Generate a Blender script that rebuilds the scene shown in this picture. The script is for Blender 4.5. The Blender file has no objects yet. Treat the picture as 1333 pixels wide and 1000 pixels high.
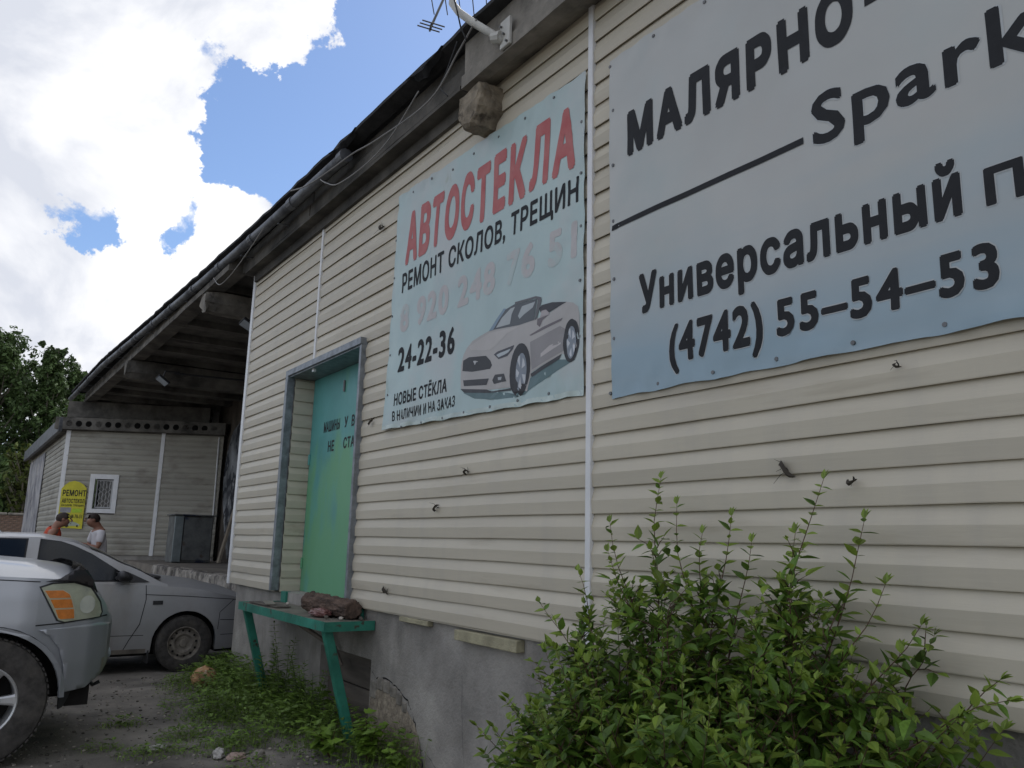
import bpy, bmesh, math, random
from mathutils import Vector, Matrix, noise
from mathutils.geometry import delaunay_2d_cdt
random.seed(7)
C = bpy.context.scene.collection
SC = bpy.context.scene
PI = math.pi
V = Vector

# ------------------------------------------------------------------ camera
cam = bpy.data.cameras.new('camera')
camo = bpy.data.objects.new('camera', cam); C.objects.link(camo)
cam.sensor_width = 36; cam.lens = 28.384; cam.clip_start = 0.05; cam.clip_end = 2000
Rm = Matrix(((0.8225162515, -0.1303003452, -0.5536143387),
             (-0.5682099790, -0.1461869689, -0.8097942886),
             (0.0245852732, 0.9806381545, -0.1942791141)))
camo.matrix_world = Matrix.Translation((0, 0, 1.42)) @ Rm.to_4x4()
SC.camera = camo

# ------------------------------------------------------------------ sky
SUN_EL, SUN_AZ = 52, 60          # azimuth from +Y towards +X: high, behind the building
w = bpy.data.worlds.new('World'); SC.world = w; w.use_nodes = True
nt = w.node_tree; nt.nodes.clear()
def N(t, **k):
    n = nt.nodes.new(t)
    for a, b in k.items(): setattr(n, a, b)
    return n
def LK(a, b): nt.links.new(a, b)
out = N('ShaderNodeOutputWorld'); bg = N('ShaderNodeBackground'); bg.inputs[1].default_value = 0.10
sky = N('ShaderNodeTexSky', sky_type='NISHITA', sun_disc=False)
sky.sun_elevation = math.radians(SUN_EL); sky.sun_rotation = math.radians(SUN_AZ)
sky.air_density = 1.0; sky.dust_density = .5; sky.ozone_density = 2.0
tc = N('ShaderNodeTexCoord')
def mth(op, a, b=None, clamp=False):
    n = N('ShaderNodeMath', operation=op, use_clamp=clamp)
    for i, x in enumerate((a, b)):
        if x is None: continue
        if isinstance(x, (int, float)): n.inputs[i].default_value = x
        else: LK(x, n.inputs[i])
    return n.outputs[0]
def nz(scale, detail, rough, dist=0, vec=None, off=(0, 0, 0)):
    mp = N('ShaderNodeMapping'); mp.inputs['Location'].default_value = off
    LK(vec or tc.outputs['Generated'], mp.inputs[0])
    n = N('ShaderNodeTexNoise'); n.inputs['Scale'].default_value = scale; n.inputs['Detail'].default_value = detail
    n.inputs['Roughness'].default_value = rough; n.inputs['Distortion'].default_value = dist
    LK(mp.outputs[0], n.inputs['Vector']); return n.outputs[0]
wn_ = N('ShaderNodeTexNoise'); wn_.inputs['Scale'].default_value = 7.5; wn_.inputs['Detail'].default_value = 9; wn_.inputs['Roughness'].default_value = .62
LK(tc.outputs['Generated'], wn_.inputs['Vector'])
wsb = N('ShaderNodeVectorMath', operation='SUBTRACT'); LK(wn_.outputs['Color'], wsb.inputs[0]); wsb.inputs[1].default_value = (.5, .5, .5)
wsc = N('ShaderNodeVectorMath', operation='SCALE'); LK(wsb.outputs[0], wsc.inputs[0]); wsc.inputs['Scale'].default_value = .20
wad = N('ShaderNodeVectorMath', operation='ADD'); LK(tc.outputs['Generated'], wad.inputs[0]); LK(wsc.outputs[0], wad.inputs[1])
nrm = N('ShaderNodeVectorMath', operation='NORMALIZE'); LK(wad.outputs[0], nrm.inputs[0])
def spot(v, r_out, r_in, wt):
    d = N('ShaderNodeVectorMath', operation='DOT_PRODUCT'); LK(nrm.outputs[0], d.inputs[0])
    d.inputs[1].default_value = V(v).normalized()
    m = N('ShaderNodeMapRange'); m.interpolation_type = 'SMOOTHSTEP'
    m.inputs['From Min'].default_value = math.cos(math.radians(r_out)); m.inputs['From Max'].default_value = math.cos(math.radians(r_in))
    m.inputs['To Max'].default_value = wt
    LK(d.outputs['Value'], m.inputs['Value']); return m.outputs[0]
cover = mth('ADD', mth('MULTIPLY', mth('SUBTRACT', nz(4.6, 14, .64, .35, off=(3.1, .4, 1.7)), .5), 3.0), .30)
SPOTS = [((.245, .850, .480), 8, 3, -.75), ((.195, .858, .478), 5, 2, -1.1), ((.334, .762, .555), 9, 4, -1.1), ((.404, .743, .534), 9, 4, -.9), ((.262, .87, .43), 6, 2.5, -.9),
         ((.290, .822, .500), 5, 2, -.7), ((.070, .937, .343), 2.7, .8, -1.7), ((.168, .919, .358), 2.7, .8, -1.7),
         ((.077, .856, .511), 12, 5, .80), ((.150, .83, .540), 7.5, 3.5, .80), ((.225, .80, .566), 5.5, 2.5, .9), ((.268, .79, .560), 4.5, 2, 1.2), ((.056, .902, .429), 9, 3, .65), ((.13, .90, .42), 5, 2, .5),
         ((.116, .951, .287), 10, 4, .6), ((.205, .924, .325), 5.5, 2.5, .7), ((.118, .93, .352), 2.2, .7, .6)]
for s in SPOTS: cover = mth('ADD', cover, spot(*s))
mk = N('ShaderNodeMapRange'); mk.interpolation_type = 'SMOOTHSTEP'
mk.inputs['From Min'].default_value = .00; mk.inputs['From Max'].default_value = .34
LK(cover, mk.inputs['Value'])
shade = N('ShaderNodeValToRGB')
cr = shade.color_ramp; cr.elements[0].position = .42; cr.elements[0].color = (5.5, 5.75, 6.4, 1)
cr.elements[1].position = .60; cr.elements[1].color = (8.6, 8.6, 8.7, 1)
LK(nz(5.0, 8, .55, .4, off=(9.2, 4.4, .3)), shade.inputs[0])
mx = N('ShaderNodeMix', data_type='RGBA')
skb = N('ShaderNodeMix', data_type='RGBA', blend_type='MULTIPLY'); skb.inputs[0].default_value = 1
LK(sky.outputs[0], skb.inputs[6]); skb.inputs[7].default_value = (.98, 1.04, 1.14, 1)
LK(mk.outputs[0], mx.inputs[0]); LK(skb.outputs[2], mx.inputs[6]); LK(shade.outputs[0], mx.inputs[7])
LK(mx.outputs[2], bg.inputs[0]); LK(bg.outputs[0], out.inputs[0])

sun = bpy.data.lights.new('sun', 'SUN'); sun.energy = 1.3; sun.angle = math.radians(12); sun.color = (1, .965, .90)
so = bpy.data.objects.new('sun', sun); C.objects.link(so)
el, az = math.radians(SUN_EL), math.radians(SUN_AZ)
sd = V((math.sin(az) * math.cos(el), math.cos(az) * math.cos(el), math.sin(el)))
so.rotation_euler = sd.to_track_quat('Z', 'Y').to_euler()
SC.view_settings.view_transform = 'Standard'; SC.view_settings.look = 'None'
SC.view_settings.gamma = 1; SC.view_settings.exposure = 0.42; SC.view_settings.use_curve_mapping = False

# ------------------------------------------------------------------ materials
MATS = {}
def mat(name, col, rough=.7, metal=0, var=.12, scale=6, bump=0, bscale=40, spec=.4, col2=None, mask=None, stretch=(1, 1, 1),
        trans=0, coat=0, island=0, mask2=None):
    """procedural principled: base colour modulated by noise; mask=(colour, scale, threshold, softness, stretch) adds stains"""
    if name in MATS: return MATS[name]
    m = bpy.data.materials.new(name); m.use_nodes = True
    t = m.node_tree; t.nodes.clear(); L = t.links.new
    o = t.nodes.new('ShaderNodeOutputMaterial'); p = t.nodes.new('ShaderNodeBsdfPrincipled')
    L(p.outputs[0], o.inputs[0])
    p.inputs['Roughness'].default_value = rough; p.inputs['Metallic'].default_value = metal
    p.inputs['Specular IOR Level'].default_value = spec; p.inputs['Coat Weight'].default_value = coat
    p.inputs['Coat Roughness'].default_value = .08
    tcn = t.nodes.new('ShaderNodeTexCoord')
    def nse(sc, det=6, st=(1, 1, 1), off=0):
        mp = t.nodes.new('ShaderNodeMapping'); mp.inputs['Scale'].default_value = st; mp.inputs['Location'].default_value = (off, off * .7, off * .3)
        L(tcn.outputs['Object'], mp.inputs[0])
        n = t.nodes.new('ShaderNodeTexNoise'); n.inputs['Scale'].default_value = sc; n.inputs['Detail'].default_value = det
        n.inputs['Roughness'].default_value = .6
        L(mp.outputs[0], n.inputs['Vector']); return n.outputs[0]
    c2 = col2 or tuple(max(0, c * (1 - var * 2)) for c in col)
    c1 = col if col2 else tuple(min(1, c * (1 + var)) for c in col)
    r = t.nodes.new('ShaderNodeValToRGB'); r.color_ramp.elements[0].position = .32; r.color_ramp.elements[1].position = .68
    r.color_ramp.elements[0].color = (*c2, 1); r.color_ramp.elements[1].color = (*c1, 1)
    L(nse(scale, 8, stretch), r.inputs[0]); cur = r.outputs[0]
    for k, mm in enumerate((mask, mask2)):
        if not mm: continue
        mc, ms, th, sf, st = mm
        mr = t.nodes.new('ShaderNodeMapRange'); mr.inputs['From Min'].default_value = th; mr.inputs['From Max'].default_value = th + sf
        L(nse(ms, 10, st, 5.3 + 4 * k), mr.inputs['Value'])
        x = t.nodes.new('ShaderNodeMix'); x.data_type = 'RGBA'; x.inputs[7].default_value = (*mc, 1)
        L(mr.outputs[0], x.inputs[0]); L(cur, x.inputs[6]); cur = x.outputs[2]
    if island:
        g = t.nodes.new('ShaderNodeNewGeometry'); oi = t.nodes.new('ShaderNodeObjectInfo')
        ad = t.nodes.new('ShaderNodeMath'); ad.operation = 'ADD'; L(g.outputs['Random Per Island'], ad.inputs[0]); L(oi.outputs['Random'], ad.inputs[1])
        fr = t.nodes.new('ShaderNodeMath'); fr.operation = 'FRACT'; L(ad.outputs[0], fr.inputs[0])
        mr = t.nodes.new('ShaderNodeMapRange'); mr.inputs['To Min'].default_value = 1 - island; mr.inputs['To Max'].default_value = 1 + island
        L(fr.outputs[0], mr.inputs['Value'])
        x = t.nodes.new('ShaderNodeVectorMath'); x.operation = 'SCALE'; L(cur, x.inputs[0]); L(mr.outputs[0], x.inputs['Scale']); cur = x.outputs[0]
    L(cur, p.inputs['Base Color'])
    if bump:
        b = t.nodes.new('ShaderNodeBump'); b.inputs['Strength'].default_value = min(1, bump); b.inputs['Distance'].default_value = .01
        L(nse(bscale, 8, stretch, 2.2), b.inputs['Height']); L(b.outputs[0], p.inputs['Normal'])
    if trans:
        tr = t.nodes.new('ShaderNodeBsdfTranslucent'); L(cur, tr.inputs[0])
        ms_ = t.nodes.new('ShaderNodeMixShader'); ms_.inputs[0].default_value = trans
        L(p.outputs[0], ms_.inputs[1]); L(tr.outputs[0], ms_.inputs[2]); L(ms_.outputs[0], o.inputs[0])
    MATS[name] = m; return m

M_vinyl = mat('vinyl_siding', (.535, .485, .385), .48, var=.05, scale=3, bump=.10, bscale=60, stretch=(1, .12, 1), island=.045,
              mask=((.33, .285, .21), 2.4, .59, .22, (1, .30, 2.4)), mask2=((.47, .43, .355), 3.2, .50, .30, (1, 1.6, .35)))
M_vinylold = mat('vinyl_siding_weathered', (.36, .34, .285), .55, var=.08, scale=3, bump=.1, bscale=60, stretch=(.12, .12, 1),
                 mask=((.19, .17, .14), 1.6, .50, .25, (1, 1, 2)))
M_trim = mat('white_vinyl_trim', (.72, .72, .72), .4, var=.05, scale=5, mask=((.42, .41, .38), 5, .6, .2, (1, 1, .4)))
M_found = mat('grey_render', (.32, .30, .27), .9, var=.20, scale=2.5, bump=.8, bscale=48,
              mask=((.18, .168, .15), 1.8, .53, .16, (1, 1, .45)), mask2=((.34, .32, .29), 1.3, .60, .2, (1, 1, .6)))
M_conc = mat('old_concrete', (.24, .22, .19), .92, var=.22, scale=4, bump=.6, bscale=30,
             mask=((.075, .07, .062), 3.0, .52, .15, (1, 1, 1)), mask2=((.30, .28, .24), 9, .66, .1, (1, 1, 1)))
M_concdark = mat('dark_concrete', (.155, .145, .128), .95, var=.25, scale=3, bump=.5, bscale=25, mask=((.045, .042, .038), 2, .5, .2, (1, 1, 1)))  # darker mottled concrete for canopy deck, wall cores and slabs
M_roof = mat('black_roofing_felt', (.040, .040, .042), .85, var=.3, scale=5, bump=.5, bscale=20)
M_gutter = mat('grey_zinc_gutter', (.13, .135, .145), .5, .5, var=.2, scale=6, mask=((.05, .05, .055), 5, .5, .2, (1, 1, 1)))
M_galv = mat('galvanised_steel', (.26, .28, .30), .5, .55, var=.18, scale=14, mask=((.15, .16, .17), 9, .52, .2, (1, 1, .5)))
M_green = mat('green_paint', (.032, .20, .14), .5, var=.18, scale=5, bump=.25, bscale=50, mask=((.06, .045, .03), 11, .60, .05, (1, 1, 1)), mask2=((.05, .30, .22), 3, .5, .3, (1, 1, 1)))
M_black = mat('black_paint', (.012, .012, .013), .6, var=.1)
M_dark = mat('dark_void', (.012, .011, .010), .95, var=.1)
M_wood = mat('weathered_board', (.14, .12, .10), .85, var=.3, scale=5, bump=.5, bscale=30, stretch=(1, .15, 1))
M_steel = mat('screw_steel', (.16, .16, .16), .45, .7)

# ------------------------------------------------------------------ mesh helpers (all geometry is given in world metres)
ORG = {}
def setp(o, label=None, cat=None, group=None, kind=None):
    if label: o['label'] = label
    if cat: o['category'] = cat
    if group: o['group'] = group
    if kind: o['kind'] = kind
    return o
def thing(name, loc, label, cat, group=None, kind=None):
    o = bpy.data.objects.new(name, None); C.objects.link(o); o.location = loc; o.empty_display_size = .1
    ORG[o.name] = V(loc); return setp(o, label, cat, group, kind)
def origin(o): return ORG.get(o.name, V((0, 0, 0))) if o else V((0, 0, 0))
def obj(name, bm, m, parent=None, smooth=False, **kw):
    me = bpy.data.meshes.new(name)
    org = origin(parent)
    if parent is not None: bmesh.ops.translate(bm, verts=bm.verts, vec=-org)
    bm.to_mesh(me); bm.free()
    for x in (m if isinstance(m, (list, tuple)) else [m]): me.materials.append(x)
    if smooth: me.polygons.foreach_set('use_smooth', [True] * len(me.polygons))
    o = bpy.data.objects.new(name, me); C.objects.link(o); o.parent = parent
    ORG[o.name] = org
    return setp(o, kw.get('label'), kw.get('cat'), kw.get('group'), kw.get('kind'))
def soft(o, ang=35):
    me = o.data; me.polygons.foreach_set('use_smooth', [True] * len(me.polygons))
    bm = bmesh.new(); bm.from_mesh(me); a = math.radians(ang)
    for e in bm.edges:
        if len(e.link_faces) != 2 or e.calc_face_angle(0) > a: e.smooth = False
    bm.to_mesh(me); bm.free(); return o
def box(bm, x0, x1, y0, y1, z0, z1, bev=0, M=None):
    vs = [bm.verts.new((x, y, z)) for x in (x0, x1) for y in (y0, y1) for z in (z0, z1)]
    fs = [bm.faces.new([vs[i] for i in f]) for f in ((0, 1, 3, 2), (4, 6, 7, 5), (0, 4, 5, 1), (2, 3, 7, 6), (0, 2, 6, 4), (1, 5, 7, 3))]
    if bev:
        es = list({e for f in fs for e in f.edges})
        r = bmesh.ops.bevel(bm, geom=es, offset=bev, segments=1, affect='EDGES', profile=.5)
        vs = list({v for f in r['faces'] for v in f.verts} | {v for v in vs if v.is_valid})
    if M is not None: bmesh.ops.transform(bm, matrix=M, verts=[v for v in vs if v.is_valid])
    return vs
def BX(x0, x1, y0, y1, z0, z1, bev=0, M=None):
    bm = bmesh.new(); box(bm, x0, x1, y0, y1, z0, z1, bev, M); return bm
def tube(bm, pts, r, n=8, cap=True):
    pts = [V(p) for p in pts]; rs = r if isinstance(r, (list, tuple)) else [r] * len(pts)
    rings = []; up = None
    for i, p in enumerate(pts):
        t = (pts[min(i + 1, len(pts) - 1)] - pts[max(i - 1, 0)]).normalized()
        if up is None: up = t.orthogonal().normalized()
        up = (up - t * up.dot(t)); up = up.normalized() if up.length > 1e-6 else t.orthogonal().normalized()
        s = t.cross(up)
        rings.append([bm.verts.new(p + (up * math.cos(a) + s * math.sin(a)) * rs[i]) for a in [2 * PI * k / n for k in range(n)]])
    for a, b in zip(rings, rings[1:]):
        for k in range(n): bm.faces.new((a[k], a[(k + 1) % n], b[(k + 1) % n], b[k]))
    if cap and n > 2: bm.faces.new(rings[0][::-1]); bm.faces.new(rings[-1])
def TB(pts, r, n=8):
    bm = bmesh.new(); tube(bm, pts, r, n); return bm
def roughen(bm, amp, sc, seed=0):
    for v in bm.verts:
        v.co += noise.noise_vector(v.co * sc + V((seed, seed * 2.1, 0))) * amp
def sheet(polys, fn, step=.08, thick=0):
    """2-D polygons cut on a grid and mapped to 3-D by fn(u,v)"""
    bm = bmesh.new()
    for p in polys:
        vs = [bm.verts.new((a, b, 0)) for a, b in p]
        try: bm.faces.new(vs)
        except ValueError: pass
    cut(bm, step)
    for v in bm.verts: v.co = V(fn(v.co.x, v.co.y))
    if thick:
        bmesh.ops.recalc_face_normals(bm, faces=bm.faces)
        bmesh.ops.solidify(bm, geom=bm.faces[:], thickness=thick)
    return bm
def cut(bm, step):
    if not step or not bm.verts: return
    for ax in (0, 1):
        lo = min(v.co[ax] for v in bm.verts); hi = max(v.co[ax] for v in bm.verts)
        k = math.ceil(lo / step + 1e-6)
        while k * step < hi - 1e-6:
            co = V((0, 0, 0)); co[ax] = k * step; no = V((0, 0, 0)); no[ax] = 1
            bmesh.ops.bisect_plane(bm, geom=bm.verts[:] + bm.edges[:] + bm.faces[:], plane_co=co, plane_no=no)
            k += 1
def fill_glyphs(me):
    """constrained triangulation of the letter outlines, kept where the winding number is not zero"""
    co = [V((v.co.x, v.co.y)) for v in me.vertices]; ed = [tuple(e.vertices) for e in me.edges]
    # walk loops
    nb = {}
    for a_, b_ in ed: nb.setdefault(a_, []).append(b_); nb.setdefault(b_, []).append(a_)
    # split into glyph clusters by connected loops, cluster loops by x overlap
    seen = set(); loops = []
    for s_ in nb:
        if s_ in seen: continue
        lp = [s_]; seen.add(s_); cur = s_
        while True:
            nx = [n_ for n_ in nb[cur] if n_ not in seen]
            if not nx: break
            cur = nx[0]; seen.add(cur); lp.append(cur)
        if len(lp) > 2: loops.append([co[i] for i in lp])
    bm = bmesh.new()
    boxes = sorted((min(p.x for p in l), max(p.x for p in l), i) for i, l in enumerate(loops))
    groups = []; hi = -1e9
    for x0, x1, i in boxes:
        if x0 > hi - 1e-6: groups.append([])
        groups[-1].append(loops[i]); hi = max(hi, x1)
    for g in groups:
        pts = [p for l in g for p in l]; es = []; k = 0
        for l in g: es += [(k + i, k + (i + 1) % len(l)) for i in range(len(l))]; k += len(l)
        r = delaunay_2d_cdt(pts, es, [], 0, 1e-6)
        vs = [bm.verts.new((p.x, p.y, 0)) for p in r[0]]
        for f in r[2]:
            cx = sum(r[0][i].x for i in f) / len(f); cy = sum(r[0][i].y for i in f) / len(f); n_ = 0
            for l in g:
                for i in range(len(l)):
                    p, q = l[i], l[(i + 1) % len(l)]
                    if (p.y > cy) != (q.y > cy) and cx < p.x + (cy - p.y) / (q.y - p.y) * (q.x - p.x): n_ += 1
            if n_ % 2: bm.faces.new([vs[i] for i in f])
    bmesh.ops.delete(bm, geom=[v for v in bm.verts if not v.link_faces], context='VERTS')
    return bm
def text_bm(s, u0, u1, v0, v1, fn, step=.1, bold=.02, shear=0, space=1):
    """lettering: the word's box is fitted to u0..u1 (left to right) and v0..v1, then laid on a surface by fn; the stroke is
    thickened by stacking hair-thin shifted copies of the outline (bold = extra half width as a share of the letter height)"""
    c = bpy.data.curves.new('lettering', 'FONT'); c.body = s; c.shear = shear; c.resolution_u = 3; c.space_character = space + bold * 3.2
    c.fill_mode = 'NONE'
    o = bpy.data.objects.new('lettering', c); me = bpy.data.meshes.new_from_object(o)
    bm = fill_glyphs(me)
    bpy.data.objects.remove(o); bpy.data.curves.remove(c); bpy.data.meshes.remove(me)
    xs = [v.co.x for v in bm.verts]; ys = [v.co.y for v in bm.verts]
    x0, x1, y0, y1 = min(xs), max(xs), min(ys), max(ys)
    W = abs(u1 - u0); sg = 1 if u1 > u0 else -1; H = v1 - v0; e = bold * H; ex = e * min(1.0, (W / max(1e-6, x1 - x0)) / (H / (y1 - y0)) * 1.15)
    for v in bm.verts:
        v.co.x = u0 + sg * (ex + (v.co.x - x0) / (x1 - x0) * (W - 2 * ex)); v.co.y = v0 + e + (v.co.y - y0) / (y1 - y0) * (H - 2 * e); v.co.z = 0
    bmesh.ops.triangulate(bm, faces=bm.faces[:], ngon_method='EAR_CLIP')
    cut(bm, step)
    if bold:
        base = bm.faces[:]; n_ = 8 if bold > .03 else 6
        for k in range(n_):
            a = 2 * PI * k / n_ + .39; g = bmesh.ops.duplicate(bm, geom=base)['geom']
            for v in g:
                if isinstance(v, bmesh.types.BMVert): v.co += V((ex * math.cos(a), e * math.sin(a), .00006 * (k + 1)))
    for v in bm.verts:
        p = V(fn(v.co.x, v.co.y)); lift = v.co.z
        v.co = p; 
        if lift: v.co += TXN[0] * lift
    return bm
TXN = [Vector((-1, 0, 0))]
# ------------------------------------------------------------------ ground
def ghash(x, y, s): return noise.noise(V((x * s, y * s, 3.3)))
def gz(x, y):
    z = .025 * ghash(x, y, .5) + .010 * ghash(x, y, 2.3) + .004 * ghash(x, y, 9)
    if x > 1.6 and y < 8.7: z += .06 * min(1, (x - 1.6) / .9)        # earth banked against the wall
    return z * (1 if x < 12 and -3 < y < 24 else .3) - .008
M_ground = mat('dusty_cracked_asphalt', (.225, .205, .178), .95, var=.3, scale=1.3, bump=1, bscale=45,
               mask=((.105, .097, .086), 1.1, .50, .14, (1, 1, 1)), mask2=((.23, .205, .175), 2.7, .60, .15, (1, 1, 1)))
bm = bmesh.new()
def axis_vals(dense0, dense1, st, far):
    a = [dense0 + i * st for i in range(int((dense1 - dense0) / st) + 1)]
    lo = [dense0 - d for d in far][::-1]; hi = [dense1 + d for d in far]
    return lo + a + hi
far = [.5, 1, 2, 4, 8, 16, 32, 64, 128, 256, 600]
xs = axis_vals(-.4, 3.2, .06, far); ys = axis_vals(3.6, 10.5, .06, far)
gv = [[bm.verts.new((x, y, gz(x, y))) for y in ys] for x in xs]
for i in range(len(xs) - 1):
    for j in range(len(ys) - 1): bm.faces.new((gv[i][j], gv[i + 1][j], gv[i + 1][j + 1], gv[i][j + 1]))
obj('ground', bm, M_ground, smooth=True, kind='structure', label='cracked dusty asphalt and bare earth yard')

# ------------------------------------------------------------------ main building
D = 2.55; YC = 8.95; YN = -4.0
bld = thing('building', (D, 2, 0), 'long beige vinyl sided workshop on a grey rendered base with sagging black roof edge', 'building')
P0, PITCH, NROW = .945, .1255, 28
def wob(y, z): return (.004 * noise.noise(V((0, y * .8, z * 1.3))) + .0022 * noise.noise(V((3, y * 3.1, z * 5))))
def siding(bm, P, U, up, y0, y1, z, pitch, nrm, seg=.22, amp=1.0, top=None):
    """one course: P origin on wall, U unit along, nrm outward; profile shows a sloping top half and a plainer lower half"""
    n = max(2, int(abs(y1 - y0) / seg))
    prof = [(-.003, .008), (.0160, 0), (.0170, pitch * .03), (.0215, pitch * .50), (.0010, pitch * 1.03)]
    rows = []
    sag = random.uniform(-.0016, .0016)
    for i in range(n + 1):
        s = y0 + (y1 - y0) * i / n
        dz = amp * (.0042 * noise.noise(V((s * .9, z * .7, 1.1))) + .0016 * noise.noise(V((s * 3, z * 7, 4)))) + sag * math.sin(s * 2.2 + z)
        dn = amp * .0045 * noise.noise(V((s * 1.7, z * 4.1, 8)))
        row = []
        for (a, b) in prof:
            if top is not None: b = min(b, top - z)
            row.append(bm.verts.new(P + U * s + nrm * (a + dn) + V((0, 0, z + b + dz))))
        rows.append(row)
    for a, b in zip(rows, rows[1:]):
        for k in range(len(prof) - 1): bm.faces.new((a[k], a[k + 1], b[k + 1], b[k]))
NX = V((-1, 0, 0)); PW = V((D, 0, 0)); UY = V((0, 1, 0))
TOPZ = 4.42
def course(y0, y1, k):
    bm = bmesh.new(); z = P0 + k * PITCH
    siding(bm, PW, UY, None, y0, y1, z, PITCH, NX, top=TOPZ)
    bmesh.ops.recalc_face_normals(bm, faces=bm.faces)
    o = obj('siding_panel', bm, M_vinyl, bld); soft(o, 7); return o
DY0, DY1, DZ = 5.77, 7.40, 2.93
for k in range(NROW):
    z = P0 + k * PITCH
    course(YN, 3.003, k)
    if z + PITCH < DZ + .03:
        course(3.035, DY0 - .015, k); course(DY1 + .05, YC - .03, k)
    else:
        course(3.035, 6.845, k); course(6.875, YC - .03, k)
# wall core behind the siding with the hatch left open
bm = bmesh.new()
box(bm, D + .004, D + .25, YN, DY0, .95, TOPZ); box(bm, D + .004, D + .25, DY1, YC - .02, .95, TOPZ); box(bm, D + .004, D + .25, DY0, DY1, DZ, TOPZ)
obj('wall', bm, M_concdark, bld)
obj('side_wall', BX(D + .25, 5.1, YC - .27, YC - .02, .9, TOPZ), M_concdark, bld)
# vertical joint trims and corner trim
obj('joint_trim', BX(D - .030, D - .002, 3.000, 3.038, .935, 4.45, .002), M_trim, bld)
obj('joint_trim', BX(D - .028, D - .002, 6.842, 6.878, DZ - .04, 4.45, .002), M_trim, bld)
bm = bmesh.new(); box(bm, D - .030, D - .002, YC - .075, YC, .94, 4.42, .002); box(bm, D - .002, D + .06, YC - .004, YC + .004, .94, 4.42)
obj('corner_trim', bm, M_trim, bld)
obj('starter_strip', BX(D - .008, D + .0, YN, DY0, .938, .9446), M_vinyl, bld)
# foundation with a boarded basement opening and a crumbled patch
FX = 2.572
bm = bmesh.new()
OY0, OY1, OZ = 5.42, 6.35, .60
box(bm, FX, FX + .4, YN, OY0, -.3, .952); box(bm, FX, FX + .4, OY1, 8.74, -.3, .952); box(bm, FX, FX + .4, OY0, OY1, OZ, .952)
box(bm, FX + .4, 5.1, 8.50, 8.735, -.3, .948)
fo = obj('foundation', bm, M_found, bld)
obj('basement_recess', BX(FX + .20, FX + .21, OY0, OY1, -.2, OZ), M_dark, bld)
for i, (z0, z1) in enumerate(((-.1, .13), (.14, .36), (.37, .585))):
    b = BX(FX + .07, FX + .095, OY0 + .01, OY1 - .01, z0, z1, .004); roughen(b, .006, 3, i)
    obj('board', b, M_wood, bld)
b = TB([(FX + .03, OY0 + .035, -.1), (FX + .05, OY0 + .05, .58)], .022, 6); obj('post', b, M_wood, bld)
# crumbled render: pebbly patch, exposed blocks, torn edge
M_peb = mat('exposed_pebble_concrete', (.34, .29, .22), .9, col2=(.16, .13, .10), scale=28, bump=1, bscale=45)
patch = [(5.40, -.05), (5.40, .35), (5.28, .43), (5.12, .46), (4.98, .43), (4.86, .37), (4.74, .30), (4.66, .20), (4.62, .05), (4.64, -.05)]
def pf(y, z): return (FX - .004 - .006 * noise.noise(V((1, y * 22, z * 22))), y, z)
obj('crumbled_patch', sheet([patch], pf, .02), M_peb, bld)
M_block = mat('exposed_block', (.22, .20, .17), .9, var=.25, scale=12, bump=.6, bscale=40)
by = [(5.405, 5.31, .36, .47), (5.30, 5.21, .425, .505), (5.20, 5.11, .42, .50), (5.10, 5.01, .405, .48), (5.00, 4.93, .375, .45), (4.92, 4.86, .34, .41)]
for i, (a, b_, c_, d_) in enumerate(by):
    bb = BX(FX - .012, FX + .02, b_, a, c_, d_, .008); roughen(bb, .006, 14, i); obj('block', bb, M_block, bld)
# dark cracks: narrow grooves in the render
def crack(pts, wd, parent=bld, x=FX - .0035, nm='crack'):
    bm = bmesh.new(); L_ = []; 
    pp = []
    for (a, b), (c, d) in zip(pts, pts[1:]):
        for k in range(5):
            t = k / 5; pp.append((a + (c - a) * t + random.uniform(-.008, .008), b + (d - b) * t + random.uniform(-.008, .008)))
    pp.append(pts[-1]); n = len(pp)
    for i, (y, z) in enumerate(pp):
        w_ = wd * (.3 + .7 * math.sin(PI * min(1, (i + .5) / n))) * random.uniform(.6, 1.2)
        L_.append((bm.verts.new((x, y - w_, z - w_)), bm.verts.new((x, y + w_, z + w_))))
    for p, q in zip(L_, L_[1:]): bm.faces.new((p[0], p[1], q[1], q[0]))
    obj(nm, bm, M_dark, parent)
crack([(5.45, .55), (5.32, .49), (5.18, .515), (5.05, .49), (4.95, .46), (4.85, .42), (4.78, .36), (4.73, .29), (4.80, .24)], .006)
crack([(4.69, .25), (4.63, .12), (4.60, -.04)], .005)
crack([(4.62, .18), (4.45, .10), (4.30, .05)], .002)
crack([(4.2, .7), (4.17, .35), (4.1, 0)], .0012)
crack([(8.0, .9), (7.8, .6), (7.75, .3)], .0015)
# pale aerated concrete ledgers poking out under the siding
M_foam = mat('yellow_insulation_block', (.36, .33, .22), .95, var=.15, scale=10, bump=.7, bscale=60)
for (a, b_, z0, z1, x) in ((3.58, 4.21, .865, .925, 2.515), (4.56, 4.95, .905, .935, 2.53)):
    bb = BX(x, FX - .002, a, b_, z0, z1, .003); roughen(bb, .003, 20); obj('ledger_block', bb, M_foam, bld)

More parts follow.
